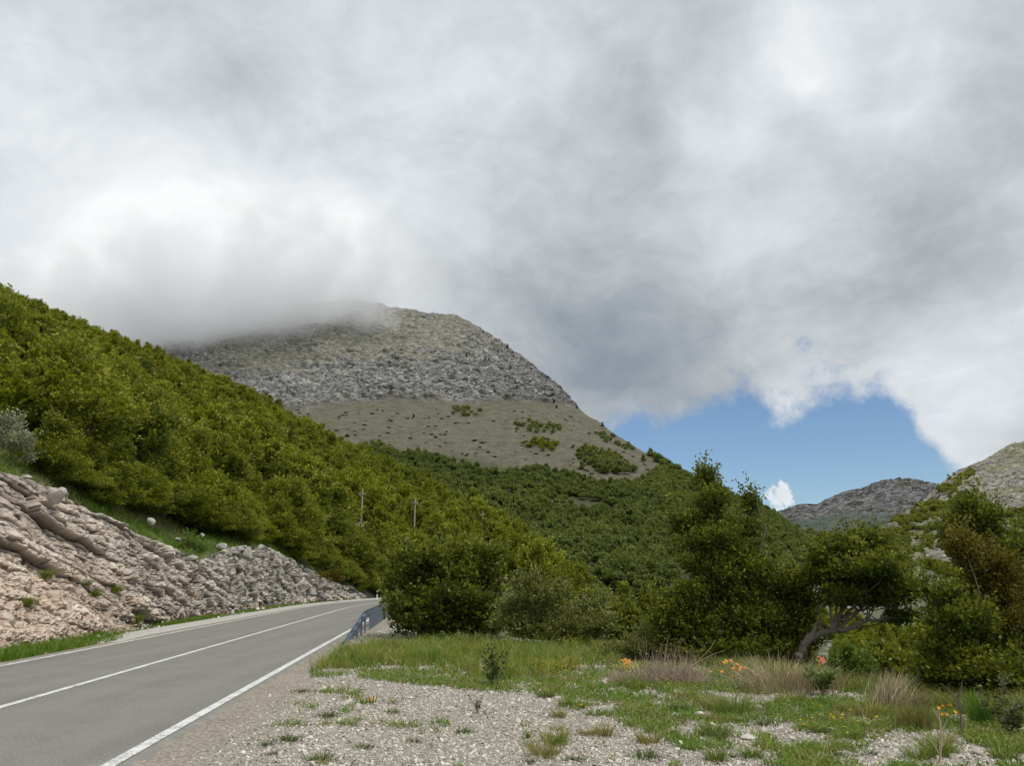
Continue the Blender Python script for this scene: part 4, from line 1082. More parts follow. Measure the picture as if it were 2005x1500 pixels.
near_tree('beech_tree', 'big round dark green beech bush on the lay-by edge just right of the guardrail', (880, 1252, 25.5),
          [(850, 1125, 68, 46), (925, 1112, 66, 42), (885, 1095, 40, 24), (806, 1160, 36, 46), (955, 1150, 42, 46), (880, 1185, 96, 46), (826, 1108, 36, 26), (820, 1210, 40, 26), (940, 1205, 50, 36), (880, 1222, 78, 24), (800, 1205, 34, 30), (950, 1225, 50, 26), (830, 1232, 50, 18), (905, 1238, 70, 14)],
          3300, 18, .105, .50, M_LEAF_NEAR, .05, 201)
near_tree('olive_shrub', 'paler olive green shrub with feathery shoots at the centre of the lay-by edge', (1085, 1268, 22.5),
          [(1042, 1150, 30, 24), (1060, 1180, 52, 34), (1012, 1208, 38, 30), (1135, 1212, 44, 30), (1175, 1188, 18, 22), (1100, 1238, 86, 26), (1030, 1235, 44, 24), (1165, 1235, 34, 24)],
          2300, 16, .072, .42, M_LEAF_OLIVE, .035, 202, cat='shrub')
near_tree('olive_shrub', 'low spreading olive green shrub behind the brown dead brush pile', (1285, 1302, 18.5),
          [(1235, 1282, 42, 16), (1295, 1270, 50, 24), (1340, 1285, 36, 18), (1190, 1285, 28, 12), (1265, 1258, 26, 18)], 1100, 15, .06, .32, M_LEAF_OLIVE, .02, 203, cat='shrub')
near_tree('beech_tree', 'tallest dark beech with twin pointed tops, left of the leaning tree', (1462, 1318, 18.2),
          [(1384, 952, 18, 26), (1398, 995, 36, 28), (1350, 1032, 32, 16), (1474, 1005, 17, 28), (1481, 962, 6, 16), (1442, 1046, 50, 24), (1392, 1066, 56, 20), (1326, 1020, 14, 8), (1420, 1085, 40, 16),
           (1395, 1150, 60, 48), (1468, 1140, 60, 46), (1540, 1165, 44, 40), (1405, 1232, 96, 46), (1500, 1240, 84, 44), (1335, 1205, 42, 42), (1322, 1258, 38, 26), (1430, 1275, 110, 26), (1572, 1190, 22, 30), (1452, 1100, 30, 40)],
          7600, 17, .066, .46, M_LEAF_NEAR, .09, 204, extra=5, thin=.10)
near_tree('beech_tree', 'wind-bent beech whose bare pale trunk leans right under a flat-bottomed crown', (1566, 1296, 17.0),
          [(1690, 1060, 28, 14), (1645, 1085, 40, 18), (1705, 1098, 52, 20), (1748, 1128, 36, 20), (1640, 1125, 46, 20), (1700, 1140, 60, 20), (1605, 1100, 22, 16), (1765, 1165, 30, 12), (1758, 1210, 28, 7), (1600, 1135, 22, 14), (1655, 1175, 44, 12), (1715, 1178, 56, 12), (1690, 1118, 60, 14)],
          3300, 17, .070, .38, M_LEAF_NEAR, .08, 205, M_BARK_PALE,
          paths=[[(1562, 1300, 9), (1572, 1272, 7.5), (1588, 1246, 6.5), (1618, 1238, 5.5), (1655, 1232, 4.5), (1700, 1217, 3.2), (1735, 1205, 2)],
                 [(1618, 1238, 5), (1638, 1220, 4), (1648, 1196, 3), (1655, 1170, 3), (1670, 1130, 2)],
                 [(1574, 1268, 6), (1588, 1240, 5), (1610, 1228, 4), (1630, 1226, 2.5)],
                 [(1640, 1218, 4), (1665, 1205, 3), (1700, 1190, 2), (1730, 1165, 1.5)], [(1566, 1290, 5), (1576, 1262, 3.5), (1600, 1222, 2), (1612, 1180, 1.2)]])
near_tree('beech_tree', 'tall green beech at the right edge, its crown leaning over the coppery one', (1992, 1400, 13.2),
          [(1895, 1002, 18, 16), (1912, 1034, 36, 26), (1948, 1026, 12, 22), (1988, 1090, 34, 28), (1868, 1040, 16, 14), (1878, 1070, 26, 14), (1940, 1072, 34, 24), (2045, 1150, 50, 46), (2040, 1220, 60, 70), (2060, 1330, 70, 70), (1985, 1270, 34, 44), (2000, 1180, 34, 40)],
          3900, 16, .060, .40, M_LEAF_NEAR, .075, 206, extra=4, thin=.05)
near_tree('copper_tree', 'bronze-tinged beech standing between the green foliage at the right edge', (1962, 1398, 12.6),
          [(1905, 1092, 32, 22), (1935, 1125, 44, 36), (1962, 1155, 34, 36), (1884, 1075, 22, 14), (1925, 1175, 46, 28), (1972, 1205, 34, 30), (1945, 1225, 40, 20)],
          2300, 16, .048, .32, M_LEAF_COPPER, .05, 207, extra=4, thin=.08)
near_tree('beech_tree', 'low loose green beech with spiky shoots reaching left, below the coppery tree', (1905, 1388, 12.4),
          [(1850, 1176, 34, 9), (1822, 1160, 24, 6), (1880, 1222, 46, 20), (1830, 1225, 24, 8), (1942, 1272, 56, 42), (1866, 1282, 50, 20), (1900, 1345, 66, 30), (1960, 1350, 60, 38), (1846, 1330, 36, 16), (1872, 1198, 36, 12), (1806, 1190, 20, 6), (1900, 1245, 40, 26), (1915, 1310, 50, 26)],
          4200, 15, .058, .38, M_LEAF_NEAR, .045, 208, thin=.10, extra=4)
near_tree('silver_tree', 'small silvery pale-leaved tree on the rock top at the left edge', (18, 922, 27.5),
          [(22, 838, 24, 26), (36, 872, 24, 22), (2, 862, 26, 34), (50, 900, 10, 14)], 420, 12, .085, .45, M_LEAF_SILVER, .05, 209, M_BARK_PALE, baseZ=P(18, 922, 27.5)[2], thin=.15)
near_tree('sapling', 'bright green young sapling with open leaves right of the red roof', (1668, 1362, 14.2),
          [(1660, 1285, 16, 12), (1678, 1306, 24, 14), (1650, 1326, 18, 16), (1690, 1330, 16, 12), (1640, 1300, 10, 8)], 170, 11, .062, .26, M_LEAF_FRESH, .015, 210, cat='tree')
near_tree('copper_shrub', 'small rusty brown shrub above the grass on top of the rock cutting', (466, 1062, 51), [(466, 1036, 20, 20), (458, 1018, 10, 10)], 420, 12, .12, .5, M_LEAF_COPPER, .04, 211, cat='shrub', baseZ=P(466, 1062, 51)[2])
near_tree('copper_shrub', 'low yellow-brown shrub on the crest of the grey end of the rock cutting', (645, 1140, 66), [(645, 1128, 16, 9), (662, 1136, 10, 6)], 200, 12, .12, .5, M_LEAF_COPPER, .03, 212, cat='shrub', baseZ=P(645, 1142, 66)[2])
near_tree('beech_shrub', 'small bright green shrub spilling over the middle of the rock cutting', (385, 1090, 38.5), [(372, 1066, 16, 11), (388, 1078, 14, 10)], 240, 12, .10, .4, M_LEAF_FRESH, .02, 213, cat='shrub', baseZ=P(385, 1094, 38.5)[2])
for k, (u0, v0, Y0, ru, rv, lab) in enumerate([
        (1052, 1262, 27, 40, 34, 'dark beech bush filling the gap behind the paler olive shrub'),
        (1215, 1262, 30, 46, 40, 'mid green bush behind the right tip of the olive shrub'),
        (1268, 1245, 34, 40, 40, 'round green bush left of the tallest beech, on the bank below the lay-by'),
        (1545, 1326, 20, 40, 36, 'dark shrub behind the foot of the leaning trunk'),
        (1725, 1340, 23, 44, 34, 'dark green shrub below the lay-by right of the young sapling'),
        (1838, 1378, 18, 34, 24, 'dark leafy shrub beside the green meadow, left of the right-hand beeches'),
        (770, 1215, 58, 24, 26, 'small leafy bush overhanging the far end of the guardrail'),
        (1150, 1240, 38, 46, 44, 'yellow-green bush on the bank behind the olive shrub')]):
    b0 = P(u0, v0, Y0); near_tree('beech_shrub', lab, (u0, v0, Y0), [(u0 - ru * .4, v0 - rv * .8, ru * .6, rv * .55), (u0 + ru * .4, v0 - rv * .9, ru * .6, rv * .6), (u0, v0 - rv * 1.3, ru * .5, rv * .5), (u0, v0 - rv * .4, ru * .9, rv * .4)],
              int(700 + ru * 8), 14, .085 + .001 * Y0, .42, M_LEAF_NEAR if k not in (7,) else M_LEAF, .03, 300 + k, cat='shrub')

# ------------------------------------------------------------------ stones
import bmesh
def rock_data(seed, flat=.7, cuts=17):
    rg = np.random.RandomState(seed); bm = bmesh.new(); bmesh.ops.create_icosphere(bm, subdivisions=3, radius=1.0)
    V = np.array([v.co[:] for v in bm.verts]); Fc = np.array([[v.index for v in f.verts] for f in bm.faces]); bm.free()
    for _ in range(cuts):
        d = norm(rg.normal(size=3)); h_ = rg.uniform(.40, .74); s_ = V @ d; V = np.where((s_ > h_)[:, None], V - d * ((s_ - h_) * .92)[:, None], V)
    V += .05 * fbm(V * 2.2 + seed, 4, s=seed)[:, None] * norm(V)
    V *= np.array([1, rg.uniform(.65, .95), flat * rg.uniform(.8, 1.1)]); return V, Fc
sm_, t = mat_new('limestone')
oi = t.n('ShaderNodeObjectInfo'); pos = t.n('ShaderNodeNewGeometry').outputs['Position']
base_c = t.ramp(oi.outputs['Random'], [(0, (.33, .295, .245)), (.45, (.48, .44, .375)), (.8, (.58, .54, .47)), (1, (.66, .63, .57))])
na = t.noise(pos, 9, 6, .65); f_ = t.m('MULTIPLY_ADD', na, .7, .65)
finish(t, t.mix(1.0, base_c, t.n('ShaderNodeCombineXYZ', {0: f_, 1: f_, 2: f_}).outputs[0], 'MULTIPLY'), .93, na, .5, .02, .2)
M_STONE = sm_
rb, t = mat_new('rubble_stone')
oi = t.n('ShaderNodeObjectInfo'); pos = t.n('ShaderNodeNewGeometry').outputs['Position']
base_c = t.ramp(oi.outputs['Random'], [(0, (.30, .21, .15)), (.4, (.42, .32, .25)), (.8, (.52, .43, .35)), (1, (.56, .51, .45))])
na = t.noise(pos, 5, 6, .65); f_ = t.m('MULTIPLY_ADD', na, .7, .65)
finish(t, t.mix(1.0, base_c, t.n('ShaderNodeCombineXYZ', {0: f_, 1: f_, 2: f_}).outputs[0], 'MULTIPLY'), .93, na, .5, .02, .2)
M_RUB = rb; M_OUT = simple_mat('lichened_limestone', (.40, .385, .35), .95, .5, 3.0, .6, .05)
stone_objs, rub_objs = [], []
def place_rock(label, u, v, Y, wpx, flat, seed, mat=None, bvh=ground_bvh, name='rock', tall=1.0, group=None, z=None, cat='rock'):
    V, Fc = rock_data(seed, flat); k = wpx * Y / F_PX * .55
    p = np.array(P(u, v, Y)); zz = z if z is not None else drop(p[0], p[1], bvh)
    o = meshnp(name, V, Fc, mat or M_STONE, smooth=False); o.location = (p[0], p[1], zz + k * flat * .45 * tall); o.scale = (k, k, k * tall)
    o.rotation_euler = (0, 0, seed * 1.7); return tag(o, label, cat, group)
def gY(v): return G(1000, v)[1]
for i, (lab, u, v, w_, fl, tl) in enumerate([
        ('upright pale block standing alone at the left end of the dead brush pile', 1183, 1344, 17, 1.0, 1.1),
        ('pointed grey rock beside the dark green tuft right of centre', 1367, 1406, 24, .75, 1.0),
        ('long low flat rock left of the pointed grey rock', 1325, 1404, 34, .35, 1.0),
        ('small rounded white rock in the gravel below the flat rock', 1292, 1416, 18, .6, 1.0),
        ('squat pale rock in the gravel right of the pointed grey rock', 1392, 1422, 20, .6, 1.0),
        ('flat pale slab at the foot of the drooping grass right of the dry tussock', 1727, 1412, 30, .3, 1.0),
        ('grey rock half hidden behind the spiky pale green grass tuft', 1486, 1388, 22, .7, 1.0),
        ('wide flat slab in the stony ground left of the small spiky tuft', 1470, 1447, 44, .28, 1.0),
        ('small upright white stone in the gravel near the bottom, right of centre', 1336, 1462, 20, .8, 1.0),
        ('rounded pale rock beside the grass at the far lower right', 1912, 1478, 26, .6, 1.0),
        ('broad pale slab near the lower right corner', 1870, 1482, 34, .3, 1.0)]):
    o = place_rock(lab, u, v, gY(v), w_, fl, 400 + i, tall=tl); stone_objs.append(o)
o = place_rock('reddish brown stone on the gravel under the orange flowers at the right', 1766, 1426, gY(1426), 24, .35, 430, simple_mat('red_stone', (.42, .25, .18), .9, .2, 6)); 
for i, (lab, u, v, Y, w_, fl, m_) in enumerate([
        ('big pale boulder on top of the rock cutting, right of the silvery tree', 108, 978, 25.5, 42, 1.0, M_OUT),
        ('long flat grey slab lying on the rock top by the left edge', 50, 936, 27, 62, .3, M_OUT),
        ('dark weathered boulder under the trees above the cutting', 296, 1024, 36, 22, 1.0, M_OUT),
        ('square pale block crowning the steep middle of the cutting', 484, 1092, 47.5, 34, 1.0, M_OUT),
        ('pair-like pale boulder left of the square block on the cutting', 436, 1070, 46, 24, .7, M_OUT),
        ('low pale stone in the grass above the cutting', 352, 1056, 39, 20, .6, M_OUT),
        ('small white boulder in the grassy bank below the trees', 396, 1046, 44, 12, .7, M_OUT),
        ('flat grey boulder on the grassy lip, left part of the cutting', 195, 1008, 29.5, 36, .4, M_OUT),
        ('boulder on the crest right of the square block', 512, 1074, 52, 22, .8, M_OUT),
        ('rounded light boulder above the grass where the cutting dips', 372, 1094, 38, 28, .6, M_OUT)]):
    p = P(u, v, Y); place_rock(lab, u, v, Y, w_, fl, 440 + i, m_, name='boulder', z=p[2] - .1, cat='boulder')
for i, (lab, u, v, w_, fl) in enumerate([
        ('largest tan block lying in the rubble below the cutting at the left', 400 / 4.01 + 10, 1165, 52, .7), ('brown flat slab jutting from the rubble near the road', 125, 1232, 46, .3),
        ('pale rounded block near the left edge of the rubble', 20, 1215, 50, .5), ('tan block among the rubble where the grey rock begins', 215, 1205, 34, .8), ('reddish block in the rubble foot', 262, 1225, 20, .7)]):
    d = unitdir(u, v); h_ = rock_bvh.ray_cast(Vector((0, 0, CAM_H)), d)[0]
    if h_ is None: continue
    V, Fc = rock_data(460 + i, fl); k = w_ * h_.y / F_PX * .5
    o = meshnp('boulder', V, Fc, M_RUB); o.location = (h_.x - k * .25, h_.y, h_.z); o.scale = (k, k, k); o.rotation_euler = (.2, .3, i); tag(o, lab, 'boulder'); rub_objs.append(o)
while len(rub_objs) < 2: rub_objs.append(stone_objs[0])

def layby_pts(n, rng, y0=6.6, y1=30, pw=1.0):
    Y = np.exp(rng.uniform(np.log(y0), np.log(y1), n)) if pw else rng.uniform(y0, y1, n)
    x = rng.uniform(-.62, .78, n) * Y; return x, Y
def on_layby(x, Y):
    Ye = np.interp(x / Y, [-.17, -.13, -.08, 0, .1, .2, .33, .5, .64, 1.1], [85, 60, 29, 25.5, 22, 19, 16, 12.8, 11.2, 9])
    return Ye
ground_kd = None
def zs_at(x, y):
    return np.array([drop(float(a_), float(b_)) for a_, b_ in zip(x, y)])
rg = np.random.RandomState(51)
x, Y = layby_pts(125000, rg, 6.8, 30)
dd = dist_to_road(x, Y); Ye = on_layby(x, Y)
ok = (dd > 3.28 + .8 * rg.rand(len(x)) ** .7) & (Y < Ye + .8)
thinm = rg.rand(len(x)) < np.interp(dd, [3.3, 3.9, 4.6], [.3, .6, 1])
x, Y = x[ok & thinm], Y[ok & thinm]
n_ = len(x); r_ = .0128 * np.exp(.36 * rg.normal(size=n_)) * (Y / 9) ** .45 * np.where(rg.rand(n_) < .012, 1.8, 1)
stonyR = np.clip((x / Y - .12) * 2.2, 0, 1); r_ *= 1 + .5 * stonyR * rg.rand(n_) ** 2
z_ = zs_at(x, Y) + r_ * .22
scatter('gravel', np.stack([x, Y, z_], 1), rg.rand(n_, 3) * np.array([.7, .7, 6.28]), np.stack([r_ * 1.25, r_ * 1.1, r_ * .85], 1), stone_objs[:8],
        'loose pale limestone gravel spread over the lay-by', 'gravel', rg)
# rubble on the foot of the cutting and along the ditch
pr_, tr_ = sample_sheet(ROCK[::2, ::2], 16000, rg)
Lp = pr_[:, 1] - 9; qv = tr_; w_ = sstep(Lp, 26, 9) * sstep(qv, .62, .30); w2 = (qv < .10) * .8 * (Lp > 14)
ok = rg.rand(len(pr_)) < np.clip(w_ + w2, 0, 1)
pr_ = pr_[ok]; n_ = len(pr_); r_ = .055 * np.exp(.5 * rg.normal(size=n_)) * np.where(pr_[:, 1] > 32, 1.5, 1)
scatter('rubble', pr_ + np.array([.03, 0, .0]), rg.rand(n_, 3) * np.array([1, 1, 6.28]), np.stack([r_] * 3, 1) * np.array([1.3, 1, .8]), rub_objs, 'broken tan stones fallen along the foot of the rock cutting', 'rubble', rg)
n_ = 900; Ys = rg.uniform(24, 78, n_); xs = road_x(Ys) - 4.05 - rg.rand(n_) ** 1.5 * 1.1; r_ = .10 * np.exp(.35 * rg.normal(size=n_))
kp = rg.rand(n_) < np.interp(Ys, [24, 36, 44, 78], [.1, .3, 1, 1]); Ys, xs, r_ = Ys[kp], xs[kp], r_[kp]; n_ = len(Ys)
scatter('rubble', np.stack([xs, Ys, .02 + r_ * .3], 1), rg.rand(n_, 3) * np.array([.5, .5, 6.28]), np.stack([r_ * 1.3, r_, r_ * .8], 1), stone_objs[:6], 'row of whitish stones lying in the ditch along the left kerb', 'rubble', rg)
# stones strewn over the slope across the valley
pg2, tg2 = sample_sheet(GROUND, 30000, rg); u_, v_ = proj(pg2)
ok = (pg2[:, 1] > 105) & (pg2[:, 1] < 420) & (u_ > 1300) & (fbm(pg2 * .04, 4, s=150) > -.05)
pg2 = pg2[ok]; n_ = len(pg2); r_ = .38 * np.exp(.4 * rg.normal(size=n_)) * (pg2[:, 1] / 200) ** .4
scatter('scree_stones', pg2, rg.rand(n_, 3) * np.array([.5, .5, 6.28]), np.stack([r_ * 1.3, r_, r_ * .6], 1), stone_objs[:6], 'pale stones strewn over the grassy slope across the valley', 'stones', rg)

# ------------------------------------------------------------------ grass and herbs
def blade_mesh(x, y, z, h, w, lean, rg, seg=2, az=None):
    n = len(x); a_ = rg.rand(n) * 6.28 if az is None else az; d = np.stack([np.cos(a_), np.sin(a_), 0 * a_], 1); sd_ = np.stack([-np.sin(a_), np.cos(a_), 0 * a_], 1)
    fa = rg.rand(n) * 6.28; sd_ = np.stack([np.cos(fa), np.sin(fa), 0 * fa], 1)
    b = np.stack([x, y, z], 1); rows_ = []
    for k in range(seg + 1):
        t_ = k / seg; c_ = b + d * (lean * h * t_ ** 1.8)[:, None]; c_[:, 2] += h * t_ * (1 - .25 * lean * t_)
        ww = w * (1 - t_) ** .7 * .5 + .0004; rows_ += [c_ - sd_ * ww[:, None], c_ + sd_ * ww[:, None]]
    V = np.stack(rows_, 1).reshape(-1, 3); m = 2 * (seg + 1)
    base_ = np.arange(n)[:, None] * m; Fc = np.concatenate([base_ + np.array([[2 * k, 2 * k + 1, 2 * k + 3, 2 * k + 2]]) for k in range(seg)])
    return V, Fc, m
def veg_mat(name, rough=.6, trans=.3):
    m, t = mat_new(name)
    a_ = t.n('ShaderNodeAttribute', attribute_name='Col').outputs['Color']
    d = t.n('ShaderNodeBsdfPrincipled', {'Base Color': a_, 'Roughness': rough, 'Specular IOR Level': .25})
    tr = t.n('ShaderNodeBsdfTranslucent', {'Color': t.mix(1.0, a_, (1.2, 1.15, .6), 'MULTIPLY')})
    mx = t.n('ShaderNodeMixShader', {0: trans, 1: d.outputs[0], 2: tr.outputs[0]})
    t.t.links.new(mx.outputs[0], t.n('ShaderNodeOutputMaterial').inputs[0]); return m
M_VEG = veg_mat('grass_blades'); M_DRY = veg_mat('dry_stems', .8, .1)
GB = np.array([.135, .225, .026]); GY = np.array([.26, .27, .055]); GD = np.array([.38, .32, .18]); GH = np.array([.125, .235, .028])
TALL = [(600, 1296), (640, 1268), (700, 1262), (745, 1268), (850, 1256), (1000, 1262), (1100, 1268), (1210, 1280), (1240, 1296), (1150, 1310), (1080, 1326), (1000, 1336), (860, 1312), (760, 1306), (700, 1312), (640, 1310), (570, 1332), (556, 1326)]
MIDP = [(700, 1312), (860, 1312), (1000, 1336), (1080, 1326), (1200, 1300), (1330, 1300), (1420, 1310), (1600, 1335), (1780, 1368), (2100, 1400), (2100, 1500), (1960, 1470), (1800, 1440), (1700, 1432), (1560, 1410), (1480, 1400), (1340, 1372), (1200, 1376), (1100, 1365), (900, 1350), (700, 1330)]
LOWP = [(1100, 1360), (1330, 1360), (1500, 1400), (1720, 1420), (1900, 1450), (2100, 1490), (2100, 1530), (1300, 1530), (1330, 1460), (1250, 1430), (1120, 1400)]
def veg_density(x, y):
    z = np.zeros_like(x); u, v = proj(np.stack([x, y, z], 1)); p = np.stack([x, y, z], 1)
    f = fbm(p * .75, 4, .55, s=160); g = fbm(p * 2.6, 4, .6, s=161)
    t = inpoly(u + 40 * g, v + 16 * f, TALL) * sstep(f + 1.1 * g, -.30, .02)
    m = inpoly(u, v + 6 * g, MIDP) * sstep(f + .8 * g, -.30, .04)
    l = inpoly(u, v, LOWP) * sstep(f + .6 * g, -.06, .14)
    sc_ = sstep(f + .9 * g, .42, .56) * .7 * (v > 1330)
    dr_ = dist_to_road(x, y)
    fr = (dr_ > 3.7) & (dr_ < 4.9) & (y > 11) & (y < 28); fr = fr * sstep(f + .4 * g, .08, .25) * .8
    edge_ = sstep(np.interp(x / y, [-.08, 0, .1, .2, .33, .5, .64, 1.1], [29, 25.5, 22, 19, 16, 12.8, 11.2, 9]) - y, 1.9, .4) * (x / y > .1)
    return t, m, np.maximum(np.maximum(l, sc_), fr), edge_, dr_
def grass_field(name, label, n, seed):
    rg = np.random.RandomState(seed); x, y = layby_pts(n, rg, 7.2, 34)
    t, m, l, e, dd = veg_density(x, y); Ye = on_layby(x, y)
    d = np.clip(np.maximum.reduce([t, .75 * m, .55 * l, e]), 0, 1); ok = (rg.rand(n) < d) & (dd > 3.6) & (y < Ye + 2.2)
    u, v = proj(np.stack([x, y, 0 * x], 1)); ok &= ~(inpoly(u, v, [(690, 1225), (760, 1200), (850, 1250), (745, 1264), (700, 1255)]) | inpoly(u, v, [(630, 1262), (700, 1225), (730, 1232), (720, 1268), (650, 1285)]) & (rg.rand(n) < .75))
    x, y, t, m, l, e = [a_[ok] for a_ in (x, y, t, m, l, e)]; n = len(x)
    tf = fbm(np.stack([x, y, 0 * x], 1) * 1.1, 3, s=165); h = np.where(t > 0, (.12 + .22 * rg.rand(n)) * (.75 + 1.1 * sstep(tf, -.3, .5)), np.where(e > .3, .14 + .22 * rg.rand(n), .05 + .11 * rg.rand(n) ** 1.5))
    p = np.stack([x, y, 0 * x], 1); f = fbm(p * .9, 3, s=170) + .5 * rg.normal(size=n) * .5
    V, Fc, k = blade_mesh(x, y, zs_at(x, y) - .01, h, .006 + .007 * rg.rand(n) + .0004 * y, .2 + .9 * rg.rand(n), rg)
    c = mixc(GB, GY, sstep(f, -.25, .35)); c = mixc(c, GD, (rg.rand(n) < np.where(e > .3, .22, .10)) * .9); c = c * (.75 + .5 * rg.rand(n, 1))
    tag(meshnp(name, V, Fc, M_VEG, col=np.repeat(c, k, 0)), label, 'grass', None, 'stuff')
grass_field('grass', 'green grass and short blades growing over the edge of the lay-by', 420000, 61)
def herb_field(n, seed):
    rg = np.random.RandomState(seed); x, y = layby_pts(n, rg, 7.0, 27)
    t, m, l, e, dd = veg_density(x, y); Ye = on_layby(x, y); d = np.clip(np.maximum.reduce([.35 * t, m, l, .5 * e]), 0, 1)
    ok = (rg.rand(n) < d) & (dd > 3.65) & (y < Ye + 1.5); x, y = x[ok], y[ok]; n = len(x)
    z = zs_at(x, y) + .01 + .055 * rg.rand(n) ** 1.3; a_ = rg.rand(n) * 6.28; el = rg.uniform(0, .9, n)
    ax = np.stack([np.cos(a_) * np.cos(el), np.sin(a_) * np.cos(el), np.sin(el)], 1); bx = norm(np.cross(ax, norm(np.array([0, 0, 1.]) + .4 * rg.normal(size=(n, 3)))))
    s_ = (.018 + .022 * rg.rand(n)) * (y / 12) ** .3; p = np.stack([x, y, z], 1); A = ax * s_[:, None]; B = bx * (s_ * .33)[:, None]
    V = np.stack([p, p + .55 * A + B, p + A, p + .55 * A - B], 1).reshape(-1, 3)
    f = fbm(p * 1.3, 3, s=171); c = mixc(GH, (.15, .17, .05), sstep(f, -.1, .4)) * (.7 + .6 * rg.rand(n, 1))
    tag(meshnp('herbs', V, np.arange(len(V)).reshape(-1, 4), M_VEG, col=np.repeat(c, 4, 0)), 'low leafy weeds creeping over the gravel in patches', 'weeds', None, 'stuff')
herb_field(330000, 62)
# left verge grass: between kerb and cutting
rg = np.random.RandomState(63); n = 90000; y = rg.uniform(13, 78, n); off_ = rg.rand(n)
x = road_x(y) - np.interp(y, [13, 24, 28, 80], [3.35, 3.5, 3.95, 3.95]) - off_ * 1.3
f = fbm(np.stack([x * .8, y * .35, 0 * x], 1), 4, s=172)
d = np.interp(y, [13, 19, 23, 27, 31, 50, 78], [1.0, 1.0, .35, .1, 1.0, .8, .5]) * sstep(f, -.25, .1); ok = rg.rand(n) < d
x, y, f = x[ok], y[ok], f[ok]; n = len(x)
V, Fc, k = blade_mesh(x, y, 0 * x - .02, np.interp(y, [13, 24, 30], [.30, .28, .24]) * (.5 + .6 * rg.rand(n)), .010 + .0006 * y + 0 * x, .2 + .6 * rg.rand(n), rg)
c = mixc(GB * .95, GY, sstep(f, .1, .5)) * (.75 + .5 * rg.rand(n, 1))
tag(meshnp('grass', V, Fc, M_VEG, col=np.repeat(c, k, 0)), 'grass strip between the left kerb and the rock cutting', 'grass', None, 'stuff')
# grass on the ledge above the cutting
ph2, th2 = sample_sheet(HILL[28:110], 420000, rg); ok = (th2 > -1) & (ph2[:, 1] < 66) & (fbm(ph2 * .7, 4, s=173) > -.22); ph2 = ph2[ok][:90000]; n = len(ph2)
print('ledge grass', n)
V, Fc, k = blade_mesh(ph2[:, 0], ph2[:, 1], ph2[:, 2] - .03, .22 + .3 * rg.rand(n), .03 + 0 * ph2[:, 0], .3 + .8 * rg.rand(n), rg)
f = fbm(ph2 * .5, 3, s=174); c = mixc(GB, (.26, .25, .12), sstep(f, -.05, .35)) * (.75 + .5 * rg.rand(n, 1))
tag(meshnp('grass', V, Fc, M_VEG, col=np.repeat(c, k, 0)), 'tufty grass on the slope above the rock cutting', 'grass', None, 'stuff')
# tufts rooted in the rock face
for i, (u, v, s_, lab) in enumerate([(88, 1132, .5, 'dark grass tuft hanging in the middle of the beige rock face'), (165, 1146, .4, 'small grass tuft right of the larger one on the beige rock face'),
                                     (183, 1168, .42, 'bright grass tuft at the top of the rubble'), (222, 1160, .5, 'grass tuft where rubble meets the solid rock'), (50, 1185, .4, 'faint grass tuft in the rubble near the left edge'),
                                     (262, 1220, .6, 'leafy green tuft at the foot of the rock near the kerb'), (186, 1248, .45, 'grass tuft at the road edge of the rubble'), (372, 1100, .8, 'long grass hanging over the dip of the cutting'), (134, 1135, .35, 'brownish tuft in a joint of the rock')]):
    h_ = rock_bvh.ray_cast(Vector((0, 0, CAM_H)), unitdir(u, v))[0]
    if h_ is None: continue
    n = 260; a_ = rg.normal(size=(n, 2)) * .13 * s_
    V, Fc, k = blade_mesh(a_[:, 0] + .05, a_[:, 1], 0 * a_[:, 0] - .02, s_ * (.4 + .5 * rg.rand(n)), .014 + 0 * a_[:, 0], .5 + .9 * rg.rand(n), rg)
    c = mixc(GB * .8, GY, rg.rand(n)) * (.7 + .5 * rg.rand(n, 1)); o = meshnp('grass_tuft', V, Fc, M_VEG, col=np.repeat(c, k, 0)); o.location = h_; tag(o, lab, 'grass tuft')

# ------------------------------------------------------------------ single tussocks, dead brush, weeds
def tussock(name, label, u, v, n, h, spread, cols, lean=(.2, .8), w_=.007, cat='grass tuft', seed=0, az=None, seg=3):
    rg = np.random.RandomState(500 + seed); p = G(u, v); zz = drop(p[0], p[1]); a_ = rg.normal(size=(n, 2)) * spread * .4
    out = np.arctan2(a_[:, 1], a_[:, 0]) + rg.normal(size=n) * .6
    V, Fc, k = blade_mesh(a_[:, 0], a_[:, 1], 0 * a_[:, 0], h * (.45 + .6 * rg.rand(n)), w_ * (.6 + .8 * rg.rand(n)), lean[0] + (lean[1] - lean[0]) * rg.rand(n), rg, seg, out if az is None else az + rg.normal(size=n) * .5)
    c = np.array(cols)[rg.randint(len(cols), size=n)] * (.75 + .5 * rg.rand(n, 1))
    o = meshnp(name, V, Fc, M_DRY if 'dry' in name else M_VEG, col=np.repeat(c, k, 0)); o.location = (p[0], p[1], zz - .01); return tag(o, label, cat)
STR = [(.38, .31, .19), (.27, .21, .13), (.46, .40, .27)]; GRN = [tuple(GB), tuple(GY), (.13, .2, .05)]
tussock('dry_tussock', 'large dry straw tussock with tall upright stems in front of the tallest beech', 1528, 1352, 700, .66, .85, STR, (.2, 1.3), .008, seed=1)
tussock('dry_tussock', 'brownish lower half of dry stems to the right of the tall straw tussock', 1590, 1350, 500, .42, .55, STR[:2] + [tuple(GY)], (.3, 1.0), .008, seed=2)
tussock('dry_tussock', 'pointed dry grass clump standing tall left of the green meadow', 1742, 1386, 420, .56, .26, STR, (.1, .75), .008, seed=3, az=.3)
tussock('dry_tussock', 'low blurred dry clump at the right foot of the pointed one', 1768, 1386, 320, .36, .34, STR[:2], (.3, 1.1), .007, seed=4)
tussock('grass_tuft', 'spiky pale green grass tuft in the stones right of centre', 1438, 1398, 420, .34, .32, GRN + [(.24, .26, .12)], (.2, 1.0), .008, seed=5)
